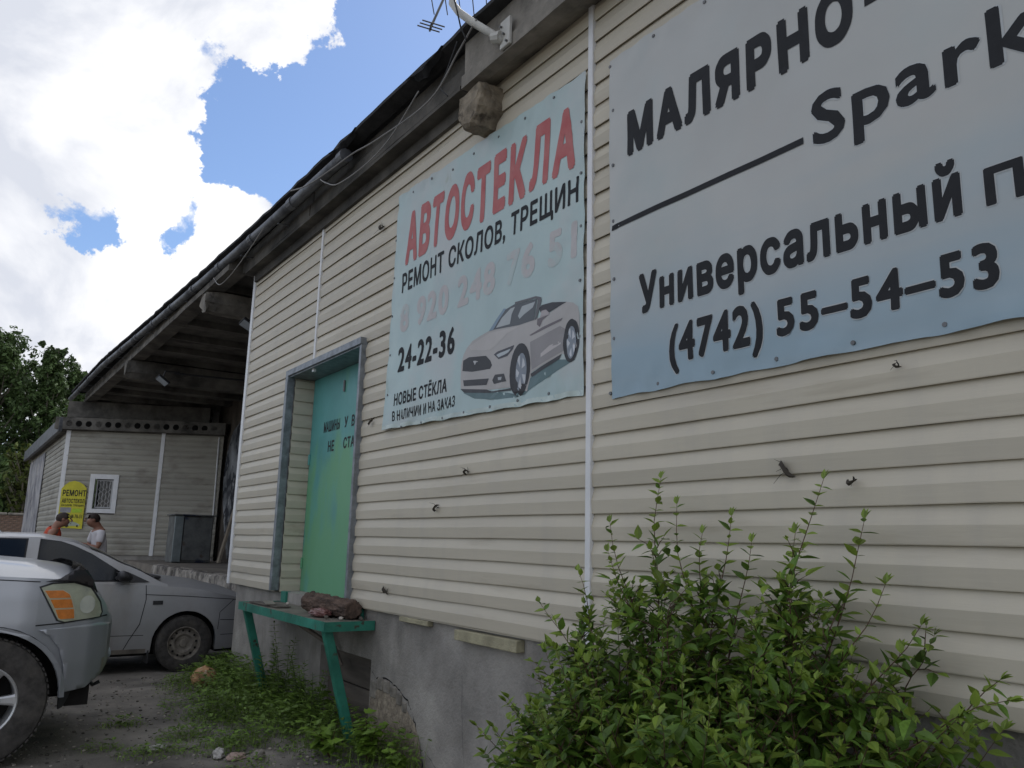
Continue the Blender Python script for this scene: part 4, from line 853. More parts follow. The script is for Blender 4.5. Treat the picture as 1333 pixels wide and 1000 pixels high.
# ------------------------------------------------------------------ vehicles (local frame: +x forward, wheels' front axle at x=0, nearer side at y<0)
def interp(tab, x):
    if x <= tab[0][0]: return tab[0][1]
    for (a, p), (b, q) in zip(tab, tab[1:]):
        if x <= b:
            t = (x - a) / (b - a); t = t * t * (3 - 2 * t) * .35 + t * .65; return p + (q - p) * t
    return tab[-1][1]
def make_car(name, loc, label, cat, S):
    T = thing(name, loc, label, cat); L0 = V(loc)
    W, PR, SH, TP, BT, GR, GW = S['half'], S['prof'], S['shoulder'], S['top'], S['bottom'], S['green'], S['gw']
    ax, R, zc = S['axles'], S['arch'], S['wr']
    def wy(x, z): return interp(W, x) * interp(PR, z)
    def side(x, z, off=0): return L0 + V((x, -(wy(x, z)) - off, z))
    xs = set()
    x0, x1 = S['x0'], S['x1']
    n = int((x1 - x0) / .10)
    for i in range(n + 1): xs.add(round(x0 + (x1 - x0) * i / n, 4))
    for a in ax:
        for k in range(17): xs.add(round(a + R * math.cos(PI * k / 16), 4))
        xs.add(round(a + R + .004, 4)); xs.add(round(a - R - .004, 4))
    for d_ in (.02, .05): xs.add(round(x1 - d_, 4)); xs.add(round(x0 + d_, 4))
    xs = sorted(x for x in xs if x0 <= x <= x1)
    def zb(x):
        b_ = interp(BT, x)
        for a in ax:
            if abs(x - a) < R: b_ = max(b_, zc + S.get('ay', 1.0) * math.sqrt(max(0, R * R - (x - a) ** 2)))
        return b_
    NS, NT = 12, 6
    bm = bmesh.new(); rows = []
    for x in xs:
        b_, s_, t_ = zb(x), interp(SH, x), interp(TP, x); row = []
        if b_ > s_ - .05: s_ = b_ + .05
        ins = wy(x, b_) - .07
        row.append((-ins + 0, b_ + .03)) ; row.append((-wy(x, b_) + .012, b_))
        for k in range(NS + 1):
            z = b_ + .004 + (s_ - b_ - .004) * k / NS; row.append((-wy(x, z), z))
        for k in range(1, NT + 1):
            u = k / NT; row.append((-wy(x, s_) * (1 - u), s_ + (t_ - s_) * (1 - (1 - u) ** 2.3)))
        half = [V((x, y, z)) for y, z in row]; full = half + [V((p.x, -p.y, p.z)) for p in half[-2::-1]]
        rows.append([bm.verts.new(L0 + p) for p in full])
    for a, b_ in zip(rows, rows[1:]):
        for k in range(len(a) - 1): bm.faces.new((a[k], a[k + 1], b_[k + 1], b_[k]))
    bm.faces.new(rows[0]); bm.faces.new(rows[-1][::-1])
    bmesh.ops.recalc_face_normals(bm, faces=bm.faces)
    soft(obj('body', bm, S['paint'], T), 38)
    # underside and wheel wells
    b = bmesh.new()
    xa = sorted([x0 + .1] + [a + s * (R + .03) for a in ax for s in (-1, 1)] + [x1 - .12]); mz = S['floor']
    for i in range(0, len(xa), 2): box(b, L0.x + xa[i], L0.x + xa[i + 1], L0.y - interp(W, (xa[i] + xa[i + 1]) / 2) + .1, L0.y + interp(W, (xa[i] + xa[i + 1]) / 2) - .1, L0.z + mz, L0.z + mz + .25)
    box(b, L0.x + x0 + .2, L0.x + x1 - .2, L0.y - .42, L0.y + .42, L0.z + mz + .02, L0.z + mz + .6)
    for a in ax: box(b, L0.x + a - R - .06, L0.x + a + R + .06, L0.y - interp(W, a) + .28, L0.y + interp(W, a) - .28, L0.z + mz + .05, L0.z + zc + R + .02)
    obj('underbody', b, M_dark, T)
    # greenhouse
    zb_ = S['belt']
    def gy(z): return GW[0] - (z - zb_) * GW[1]
    def gside(x, z, off=0): return L0 + V((x, -gy(z) - off, z))
    gx = [GR[0][0] + (GR[-1][0] - GR[0][0]) * i / 40 for i in range(41)]
    bm = bmesh.new(); rows = []
    for x in gx:
        t_ = interp(GR, x); st = t_ - .045 * min(1, (t_ - zb_) / .3) ; st = max(st, zb_ - .02); row = []
        for k in range(7): z = zb_ - .06 + (st - zb_ + .06) * k / 6; row.append((-gy(max(z, zb_ - .06)), z))
        for k in range(1, 7): u = k / 6; row.append((-gy(st) * (1 - u), st + (t_ - st) * (1 - (1 - u) ** 3)))
        half = [V((x, y, z)) for y, z in row]; full = half + [V((p.x, -p.y, p.z)) for p in half[-2::-1]]
        rows.append([bm.verts.new(L0 + p) for p in full])
    for a, b_ in zip(rows, rows[1:]):
        for k in range(len(a) - 1): bm.faces.new((a[k], a[k + 1], b_[k + 1], b_[k]))
    bmesh.ops.recalc_face_normals(bm, faces=bm.faces)
    soft(obj('cabin', bm, S['paint'], T), 38)
    def gtop(x, v, off):
        t_ = interp(GR, x); st = max(t_ - .045 * min(1, (t_ - zb_) / .3), zb_ - .02); u = 1 - abs(v)
        return L0 + V((x + off * .5, v * gy(st), st + (t_ - st) * (1 - (1 - u) ** 3) + off))
    def mirror(fn, sgn): return (lambda a, b_: (lambda p: V((p.x, L0.y + sgn * (p.y - L0.y), p.z)))(fn(a, b_)))
    for nm, poly in S['panes']:
        for sg_ in (1, -1):
            obj('window_seal', sheet([[(a + (a - cxm(poly)[0]) * .045, b_ + (b_ - cxm(poly)[1]) * .06) for a, b_ in poly]], mirror(lambda x, z: gside(x, z, .003), sg_), .12), M_black, T)
            obj(nm, sheet([poly], mirror(lambda x, z: gside(x, z, .006), sg_), .12), S['glass'], T)
    for nm, (a, b_, wv) in S['screens'].items():
        pl = [[(a, -wv), (b_, -wv), (b_, wv), (a, wv)]]
        obj(nm, sheet(pl, lambda x, v: gtop(x, v, .007), .08), S['glass'], T, smooth=True)
    for nm, (pts_, wd, m_) in S.get('seams', {}).items():
        pass
    for pts_, wd in S['lines']:
        pp = []
        for (a, b_), (c_, d_) in zip(pts_, pts_[1:]):
            for k in range(6): t = k / 6; pp.append((a + (c_ - a) * t, b_ + (d_ - b_) * t))
        pp.append(pts_[-1])
        for sg_ in (1, -1):
            b = bmesh.new(); r_ = []
            for i, (x, z) in enumerate(pp):
                q = pp[min(i + 1, len(pp) - 1)]; p = pp[max(i - 1, 0)]; d = V((q[0] - p[0], q[1] - p[1])).normalized() * wd
                f = mirror(lambda x, z: side(x, z, .0018), sg_)
                r_.append([b.verts.new(f(x - d.y, z + d.x)), b.verts.new(f(x + d.y, z - d.x))])
            for p, q in zip(r_, r_[1:]): b.faces.new((p[0], p[1], q[1], q[0]))
            obj('panel_gap', b, M_black, T)
    for nm, poly, off, m_, th in S['patches']:
        for sg_ in (1, -1): obj(nm, sheet([poly], mirror(lambda x, z: side(x, z, off), sg_), .05, th), m_, T)
    # wheels
    for a in ax:
        for sg_ in (-1, 1):
            wheel(T, L0 + V((a, sg_ * (interp(W, a) - S['tread'] / 2 - .005), S['wr'])), sg_, S)
    return T, side
def cxm(p): return sum(a for a, b in p) / len(p), sum(b for a, b in p) / len(p)
def lathe(bm, prof, c, sg, n=40, ang=lambda k: 0):
    rings = []
    for r, y in prof: rings.append([bm.verts.new(c + V((math.cos(a) * r, sg * y, math.sin(a) * r))) for a in [2 * PI * k / n for k in range(n)]])
    for p, q in zip(rings, rings[1:]):
        for k in range(n): bm.faces.new((p[k], p[(k + 1) % n], q[(k + 1) % n], q[k]))
    return rings
def wheel(T, c, sg, S):
    r, rr, tw = S['wr'], S['rim'], S['tread'] / 2
    b = bmesh.new()
    lathe(b, [(rr - .012, -tw * .9), (rr + .01, -tw * .98), (r - .03, -tw), (r, -tw * .75), (r, tw * .75), (r - .012, tw * .93), (r - .035, tw * 1.0), (rr + .045, tw * 1.04), (rr + .012, tw * .99), (rr - .004, tw * .93)], c, sg, 48)
    bmesh.ops.recalc_face_normals(b, faces=b.faces)
    ty = obj('wheel', b, S['tyre'], T); soft(ty, 40)
    # tread blocks
    b = bmesh.new()
    for k in range(64):
        a = 2 * PI * k / 64
        for s in (-1, 1):
            M_ = Matrix.Translation(c + V((math.cos(a) * r, s * tw * .62, math.sin(a) * r))) @ Matrix.Rotation(-a + PI / 2, 4, 'Y')
            box(b, -.011, .011, -tw * .30, tw * .30, -.006, .0035, 0, M_)
    obj('tread', b, S['tyre'], ty, kind='stuff')
    b = bmesh.new()
    if S['rimtype'] == 'steel':
        prof = [(rr, tw * .93), (rr - .008, tw * .96), (rr - .014, tw * .90), (rr - .022, tw * .62), (rr - .034, tw * .52), (rr * .72, tw * .66), (rr * .55, tw * .70), (rr * .42, tw * .50), (rr * .26, tw * .46), (rr * .22, tw * .62), (rr * .12, tw * .66)]
        rg = lathe(b, prof, c, sg, 40); b.faces.new(rg[-1]); bmesh.ops.recalc_face_normals(b, faces=b.faces)
        rim = obj('rim', b, S['rimmat'], ty); soft(rim, 30)
        for k in range(12):
            a = 2 * PI * k / 12 + .13; q = c + V((math.cos(a) * rr * .75, sg * tw * .672, math.sin(a) * rr * .75)); b = bmesh.new()
            vs = [b.verts.new(q + V((math.cos(t) * .0125, 0, math.sin(t) * .0125))) for t in [2 * PI * j / 10 for j in range(10)]]
            b.faces.new(vs); obj('vent_hole', b, M_dark, ty)
        for k in range(4):
            a = 2 * PI * k / 4 + .4; q = c + V((math.cos(a) * rr * .33, sg * tw * .46, math.sin(a) * rr * .33)); obj('wheel_bolt', TB([q, q + V((0, sg * .014, 0))], .009, 6), S['rimmat'], ty)
    else:
        rg = lathe(b, [(rr, tw * .93), (rr - .008, tw * .98), (rr - .018, tw * .93), (rr - .024, tw * .45), (rr - .03, -tw * .7)], c, sg, 48)
        bmesh.ops.recalc_face_normals(b, faces=b.faces); rim = obj('rim', b, S['rimmat'], ty); soft(rim, 30)
        b = bmesh.new(); rg = lathe(b, [(rr - .03, -tw * .2), (.01, -tw * .2)], c, sg, 30); obj('brake', b, M_dark, ty)
        b = bmesh.new(); rg = lathe(b, [(rr * .40, tw * .45), (rr * .34, tw * .72), (rr * .18, tw * .80), (rr * .16, tw * .84), (.004, tw * .86)], c, sg, 30); bmesh.ops.recalc_face_normals(b, faces=b.faces); soft(obj('hub', b, S['rimmat'], ty), 30)
        for k in range(6):
            a = 2 * PI * k / 6 + .02; b = bmesh.new(); r_ = []
            for rad, hw, yy in ((rr * .28, .30, .70), (rr * .6, .17, .74), (rr * .86, .165, .86), (rr - .012, .19, .93)):
                r_.append([b.verts.new(c + V((math.cos(a + s * hw) * rad, sg * tw * y2, math.sin(a + s * hw) * rad))) for s, y2 in ((-1, yy - .35), (-1, yy - .05), (-.6, yy), (.6, yy), (1, yy - .05), (1, yy - .35))])
            for p, q in zip(r_, r_[1:]):
                for j in range(5): b.faces.new((p[j], p[j + 1], q[j + 1], q[j]))
            bmesh.ops.recalc_face_normals(b, faces=b.faces); obj('spoke', b, S['rimmat'], ty)
M_tyre = mat('dusty_tyre_rubber', (.062, .057, .052), .85, var=.25, scale=18, bump=.3, bscale=60, mask=((.10, .09, .075), 6, .55, .2, (1, 1, 1)))
M_glass = mat('tinted_car_glass', (.010, .013, .014), .05, var=.4, scale=1.5, spec=.38)
M_silver = mat('dull_silver_paint', (.38, .38, .385), .40, .25, var=.04, scale=3, coat=.35, mask=((.26, .24, .21), 1.4, .50, .3, (1, 1, .6)))
M_silver2 = mat('blue_silver_paint', (.36, .375, .40), .33, .45, var=.03, scale=3, coat=.5, mask=((.27, .27, .27), 1.8, .6, .3, (1, 1, 1)))
M_rimst = mat('dusty_steel_rim', (.24, .215, .18), .7, .2, var=.25, scale=16, mask=((.07, .055, .045), 9, .58, .1, (1, 1, 1)))
M_alloy = mat('silver_alloy_rim', (.50, .50, .50), .35, .6, var=.06, scale=12)
M_plast = mat('black_bumper_plastic', (.030, .030, .032), .5, var=.2)
M_dirt = mat('dusty_lower_paint', (.20, .18, .155), .7, .1, var=.2, scale=6)
# silver saloon
SED = dict(x0=-3.46, x1=.80, axles=(0, -2.49), arch=.335, wr=.285, rim=.175, tread=.18, floor=.17, belt=.90, rimtype='steel', rimmat=M_rimst, tyre=M_tyre, paint=M_silver, glass=M_glass,
    half=[(-3.46, .70), (-3.38, .77), (-3.1, .81), (-2.4, .838), (-.4, .84), (.25, .83), (.55, .79), (.70, .73), (.77, .66), (.80, .60)],
    prof=[(.15, .93), (.30, .975), (.50, 1.0), (.66, .998), (.80, .985), (.92, .955), (1.05, .92)],
    shoulder=[(-3.46, .82), (-3.36, .90), (-2.9, .93), (-1.5, .925), (-.45, .895), (0, .865), (.46, .775), (.68, .715), (.76, .66), (.80, .60)],
    top=[(-3.46, .86), (-3.36, 1.0), (-3.05, 1.03), (-2.4, 1.02), (-.3, .985), (.1, .94), (.46, .865), (.68, .79), (.76, .72), (.80, .62)],
    bottom=[(-3.46, .34), (-3.3, .22), (-2.9, .20), (.40, .20), (.74, .22), (.80, .30)],
    green=[(-3.10, .96), (-2.85, 1.12), (-2.55, 1.275), (-2.2, 1.375), (-1.75, 1.415), (-1.45, 1.415), (-1.15, 1.37), (-.9, 1.265), (-.6, 1.115), (-.22, .90)], gw=(.785, .50),
    panes=[('side_window', [(-1.47, .945), (-.56, .945), (-.98, 1.21), (-1.14, 1.285), (-1.26, 1.325), (-1.44, 1.345)]), ('side_window', [(-2.42, .955), (-1.60, .95), (-1.575, 1.345), (-1.85, 1.345), (-2.28, 1.25)])],
    screens=dict(windscreen=(-.98, -.36, .93), rear_window=(-2.95, -2.5, .85)),
    lines=[([(-.44, .895), (-.43, .75), (-.47, .5), (-.56, .33), (-.60, .24)], .004), ([(-1.53, 1.0 - .08), (-1.53, .6), (-1.55, .3), (-1.60, .24)], .004), ([(-.44, .800), (.0, .775), (.5, .735), (.74, .69)], .0035), ([(.50, .735), (.35, .60), (.342, .42)], .003), ([(.36, .52), (.76, .50)], .0035),
           ([(.38, .36), (.76, .36)], .003), ([(-3.3, .45), (-2.86, .45)], .003), ([(-2.1, .40), (-.42, .385)], .003)],
    patches=[('side_repeater', [(-.36, .695), (-.26, .695), (-.26, .735), (-.36, .735)], .004, M_plast, .006), ('door_handle', [(-1.46, .80), (-1.30, .80), (-1.30, .835), (-1.46, .835)], .006, M_plast, .01), ('door_handle', [(-2.40, .81), (-2.24, .81), (-2.24, .845), (-2.40, .845)], .006, M_plast, .01),
             ('sill', [(-2.12, .20), (-.38, .20), (-.38, .245), (-2.12, .245)], .004, M_dirt, .004), ('headlight', [(.62, .56), (.765, .57), (.77, .65), (.64, .68)], .004, M_lens, .004), ('tail_light', [(-3.43, .62), (-3.20, .63), (-3.18, .80), (-3.42, .82)], .004, mat('red_lens', (.30, .02, .02), .2), .004)])
LX, LY = 2.27, 10.27
sed, sside = make_car('saloon_car', (LX, LY, 0), 'dusty silver saloon with steel wheels parked nose in by the building corner', 'car', SED)
# mirror, wipers, interior hint
b = bmesh.new(); bmesh.ops.create_icosphere(b, subdivisions=3, radius=1)
for v in b.verts: q = v.co; v.co = V((LX - .70 + q.x * .05 + .05 * max(0, q.x), LY - .93 + q.y * .10, .995 + q.z * .055 - .02 * max(0, q.x)))
mir = obj('mirror', b, M_plast, sed, smooth=True); obj('mirror_stalk', BX(LX - .74, LX - .60, LY - .88, LY - .74, .95, .985, .008), M_plast, sed)
b = bmesh.new(); b.faces.new([b.verts.new(sside(x, z, .0)) + 0 if False else b.verts.new(V((LX + x, LY - .785 + (z - .90) * .5 - .012, z))) for x, z in ((-.60, .925), (-.40, .925), (-.62, 1.03), (-.74, 1.03))]); obj('mirror_base', b, M_plast, sed)
obj('wiper', TB([(LX - .42, LY - .62, .995), (LX - .40, LY - .1, 1.03), (LX - .44, LY + .3, 1.045)], .010, 6), M_black, sed)
obj('wiper', TB([(LX - .34, LY - .70, .965), (LX - .40, LY - .45, .99), (LX - .52, LY - .3, 1.06)], .009, 6), M_black, sed)
obj('cowl', BX(LX - .42, LX - .27, LY - .66, LY + .66, .955, .985, .01), M_plast, sed)
obj('grille', BX(LX + .775, LX + .812, LY - .35, LY + .35, .50, .60, .01), M_plast, sed); obj('bumper_strip', BX(LX + .77, LX + .815, LY - .55, LY + .55, .40, .46, .01), M_plast, sed)
obj('mud_flap', BX(LX - .36, LX - .345, LY - .80, LY - .62, .10, .30), M_plast, sed)
# silver off-roader
SUVY, SUVX = 6.10 + .915, .290
M_amber = mat('amber_indicator_lens', (.60, .19, .03), .25, var=.1, scale=40, coat=.5)
M_hl = mat('hazy_headlight_lens', (.38, .40, .30), .12, var=.12, scale=7, coat=.8, mask=((.25, .28, .24), 5, .55, .2, (1, 1, 1)))
SUV = dict(x0=-3.95, x1=.76, axles=(0, -2.85), arch=.47, wr=.385, rim=.222, tread=.25, floor=.30, belt=1.14, rimtype='alloy', rimmat=M_alloy, tyre=M_tyre, paint=M_silver2, glass=M_glass, ay=.96,
    half=[(-3.95, .80), (-3.8, .88), (-3.2, .915), (.2, .915), (.42, .885), (.58, .82), (.68, .74), (.73, .66), (.76, .56)],
    prof=[(.30, .95), (.45, .985), (.60, 1.0), (.84, 1.0), (1.0, .985), (1.12, .955), (1.20, .92), (1.3, .86)],
    shoulder=[(-3.95, 1.10), (-3.7, 1.16), (-.5, 1.15), (0, 1.14), (.3, 1.125), (.46, 1.11), (.58, 1.06), (.66, .98), (.72, .90), (.76, .82)],
    top=[(-3.95, 1.16), (-.8, 1.31), (-.2, 1.27), (.2, 1.235), (.42, 1.205), (.54, 1.175), (.62, 1.11), (.70, .98), (.76, .86)],
    bottom=[(-3.95, .45), (-3.6, .38), (.40, .40), (.60, .42), (.70, .48), (.76, .56)],
    green=[(-3.93, 1.18), (-3.80, 1.55), (-3.6, 1.74), (-2.6, 1.80), (-1.9, 1.79), (-1.55, 1.72), (-1.2, 1.53), (-.80, 1.30), (-.62, 1.17)], gw=(.84, .36),
    panes=[('side_window', [(-1.85, 1.18), (-.98, 1.18), (-1.42, 1.54), (-1.62, 1.68), (-1.85, 1.69)]), ('side_window', [(-2.8, 1.19), (-1.95, 1.18), (-1.95, 1.70), (-2.8, 1.70)]), ('side_window', [(-3.7, 1.24), (-2.9, 1.20), (-2.9, 1.70), (-3.55, 1.66)])],
    screens=dict(windscreen=(-1.48, -.82, .93), rear_window=(-3.9, -3.75, .8)),
    lines=[([(.26, .835), (.42, .845), (.70, .875)], .004), ([(-.62, 1.15), (-.60, .9), (-.66, .55), (-.70, .42)], .005), ([(-1.9, 1.13), (-1.92, .6), (-1.95, .42)], .005), ([(-2.85, 1.13), (-2.8, .95)], .005), ([(-.62, 1.135), (0, 1.12), (.26, 1.105)], .003), ([(-.55, .52), (-.50, .62), (-.47, .70)], .003)],
    patches=[('door_handle', [(-1.82, .98), (-1.60, .98), (-1.60, 1.02), (-1.82, 1.02)], .01, M_silver2, .012), ('door_handle', [(-2.78, .99), (-2.56, .99), (-2.56, 1.03), (-2.78, 1.03)], .01, M_silver2, .012),
             ('tail_light', [(-3.93, .9), (-3.78, .9), (-3.78, 1.14), (-3.92, 1.14)], .005, mat('red_lens', (.3, .02, .02), .2), .005)])
suv, uside = make_car('off_roader', (SUVX, SUVY, 0), 'blue silver off road car with amber indicator and alloy wheels nearest the camera', 'car', SUV)
def suvpatch(nm, poly, off, m, th=0, par=None, step=.03):
    for sg_ in (1, -1):
        f = lambda x, z: (lambda p: V((p.x, SUVY + sg_ * (p.y - SUVY), p.z)))(uside(x, z, off))
        o_ = obj(nm, sheet([poly], f, step, th), m, par or suv, smooth=True)
        if sg_ == 1: keep = o_
    return keep
suvpatch('headlight_rim', [(.255, 1.075), (.33, 1.10), (.46, 1.105), (.575, 1.07), (.645, .97), (.665, .90), (.655, .865), (.42, .845), (.375, .86)], .003, M_plast)
hl = suvpatch('headlight', [(.268, 1.068), (.335, 1.09), (.46, 1.095), (.565, 1.06), (.635, .965), (.655, .90), (.645, .872), (.425, .853), (.385, .865)], .007, M_hl)
for poly in ([(.290, 1.050), (.395, 1.050), (.435, 1.025), (.445, 1.003), (.322, 1.003)], [(.327, .994), (.449, .994), (.468, .940), (.357, .940)], [(.362, .931), (.471, .931), (.480, .872), (.400, .870), (.385, .878)]):
    suvpatch('indicator', poly, .0115, M_amber, 0, hl)
    xs_ = cxm(poly); suvpatch('indicator_rim', [(xs_[0] + (a - xs_[0]) * 1.12, xs_[1] + (b_ - xs_[1]) * 1.18) for a, b_ in poly], .0095, mat('pale_lens_divider', (.50, .47, .34), .3), 0, hl)
rc = [(.555 + .05 * math.cos(a), .955 + .058 * math.sin(a)) for a in [2 * PI * k / 16 for k in range(16)]]
suvpatch('reflector', rc, .0105, mat('bright_reflector', (.55, .58, .52), .08, .3, var=.05), 0, hl)
suvpatch('headlight_trim', [(.42, .838), (.655, .858), (.70, .845), (.70, .812), (.43, .800)], .004, M_silver2)
# bumper shell proud of the body, hood deflector, mud flap
def bump_fn(off): return lambda x, z: uside(x, z, off)
bp = [(.285, .808), (.40, .815), (.55, .825), (.66, .835), (.735, .82), (.745, .70), (.70, .50), (.60, .425), (.44, .405), (.455, .48), (.45, .58), (.41, .69), (.35, .765)]
suvpatch('bumper', bp, .016, M_silver2, .014)
b = bmesh.new(); n = 20; r_ = []
for i in range(n + 1):      # bumper face wrapping round the front
    v = -1 + 2 * i / n; y = SUVY + v * .70; xx = SUVX + .70 + .085 * (1 - abs(v) ** 2.5)
    r_.append([b.verts.new((xx - .06, y, .84)), b.verts.new((xx + .002, y, .815)), b.verts.new((xx + .012, y, .72)), b.verts.new((xx - .005, y, .55)), b.verts.new((xx - .06, y, .44)), b.verts.new((xx - .16, y, .42))])
for p, q in zip(r_, r_[1:]):
    for k in range(5): b.faces.new((p[k], p[k + 1], q[k + 1], q[k]))
bmesh.ops.recalc_face_normals(b, faces=b.faces); obj('bumper', b, M_silver2, suv, smooth=True)
obj('grille', BX(SUVX + .66, SUVX + .772, SUVY - .40, SUVY + .40, .70, .86, .02), M_plast, suv)
obj('fog_light', TB([(SUVX + .66, SUVY - .56, .60), (SUVX + .755, SUVY - .50, .60)], .045, 12), M_lens, suv)
b = bmesh.new(); r_ = []; n = 30
for i in range(n + 1):
    v = -1 + 2 * i / n; av = abs(v); y = SUVY + v * .74
    xf = .55 - .06 * av ** 2.2; zh = interp(SUV['top'], xf) - .055 * av ** 3
    r_.append([b.verts.new((SUVX + xf + .085, y, zh - .085)), b.verts.new((SUVX + xf + .065, y, zh - .02)), b.verts.new((SUVX + xf + .01, y, zh + .035)), b.verts.new((SUVX + xf - .05, y, zh + .055))])
for p, q in zip(r_, r_[1:]):
    for k in range(3): b.faces.new((p[k], p[k + 1], q[k + 1], q[k]))
M_defl = mat('smoked_acrylic_deflector', (.018, .016, .018), .15, var=.1)
bmesh.ops.solidify(b, geom=b.faces[:], thickness=.005); obj('hood_deflector', b, M_defl, suv, smooth=True)
suvpatch('hood_deflector', [(.285, 1.105), (.37, 1.125), (.43, 1.165), (.475, 1.20), (.53, 1.175), (.575, 1.11), (.605, 1.03), (.575, 1.065), (.51, 1.09), (.42, 1.105)], .020, M_defl, .008)
fl = sheet([[(.455, .43), (.54, .43), (.52, .36), (.49, .30), (.465, .29)]], lambda x, z: uside(x, .45, -.10) * 1 + V((0, 0, z - .45)), .2, .012)
obj('mud_flap', fl, M_plast, suv)
obj('tow_hook', TB([(SUVX + .66, SUVY - .45, .42), (SUVX + .70, SUVY - .45, .38), (SUVX + .74, SUVY - .45, .40)], .014, 6), M_plast, suv)
obj('arch_lining', sheet([[(.47 * 1.0 * math.cos(a), .385 + .452 * math.sin(a)) for a in [PI * k / 24 for k in range(25)]] + [(.44 * math.cos(a), .385 + .425 * math.sin(a)) for a in [PI * k / 24 for k in range(24, -1, -1)]]], lambda x, z: uside(x, max(z, .45), .006) * 1 + V((0, 0, z - max(z, .45))), .3, .02), M_silver2, suv)
# far white hatchback, only its tail shows
HT = dict(SED); HT.update(x0=-3.2, x1=.8, paint=mat('white_car_paint', (.62, .62, .64), .25, var=.03, coat=.5), belt=.95, rimtype='steel',
    green=[(-3.18, 1.00), (-3.10, 1.25), (-2.85, 1.47), (-2.3, 1.53), (-1.6, 1.54), (-1.2, 1.47), (-.8, 1.26), (-.25, .93)],
    top=[(-3.2, 1.0), (-2.4, 1.05), (-.3, 1.0), (.1, .95), (.6, .85), (.8, .64)], shoulder=[(-3.2, .95), (-1.5, .97), (0, .88), (.6, .78), (.8, .62)],
    half=[(-3.2, .72), (-3.1, .79), (-2.4, .838), (-.4, .84), (.4, .82), (.7, .72), (.8, .6)],
    panes=[('side_window', [(-1.5, .98), (-.62, .98), (-1.1, 1.35), (-1.5, 1.45)]), ('side_window', [(-2.7, 1.02), (-1.6, .98), (-1.6, 1.45), (-2.5, 1.42)])],
    screens=dict(windscreen=(-1.1, -.4, .9), rear_window=(-3.15, -2.9, .9)), patches=[('tail_light', [(-3.16, .98), (-2.98, 1.0), (-3.0, 1.28 - .1), (-3.16, 1.2 - .1)], .005, mat('red_lens', (.3, .02, .02), .2), .006)])
make_car('hatchback_car', (-1.75, 24.8, .02), 'white hatchback with red tail light far behind the saloon', 'car', HT)
# turn it round so that the tail points to the building
hc = bpy.data.objects['hatchback_car']; hc.rotation_euler.z = PI
# red lamp strips by its rear glass
# ------------------------------------------------------------------ people
def skin_mesh(name, verts, edges, radii, m, parent, root=0, sub=2, fix=None):
    me = bpy.data.meshes.new(name); me.from_pydata([tuple(V(v)) for v in verts], edges, [])
    o = bpy.data.objects.new(name, me); C.objects.link(o)
    sk = o.modifiers.new('s', 'SKIN'); sk.use_smooth_shade = True
    for i, r in enumerate(radii):
        rr = r if isinstance(r, tuple) else (r, r); me.skin_vertices[0].data[i].radius = rr
    me.skin_vertices[0].data[root].use_root = True
    sb = o.modifiers.new('d', 'SUBSURF'); sb.levels = sub; sb.render_levels = sub
    bpy.context.view_layer.update()
    dg = bpy.context.evaluated_depsgraph_get(); m2 = bpy.data.meshes.new_from_object(o.evaluated_get(dg))
    bpy.data.objects.remove(o); m2.name = name; m2.materials.clear(); m2.materials.append(m)
    if fix:
        for v in m2.vertices: v.co = fix(v.co.copy())
    o = bpy.data.objects.new(name, m2); C.objects.link(o); o.parent = parent
    m2.polygons.foreach_set('use_smooth', [True] * len(m2.polygons)); ORG[o.name] = origin(parent); return o
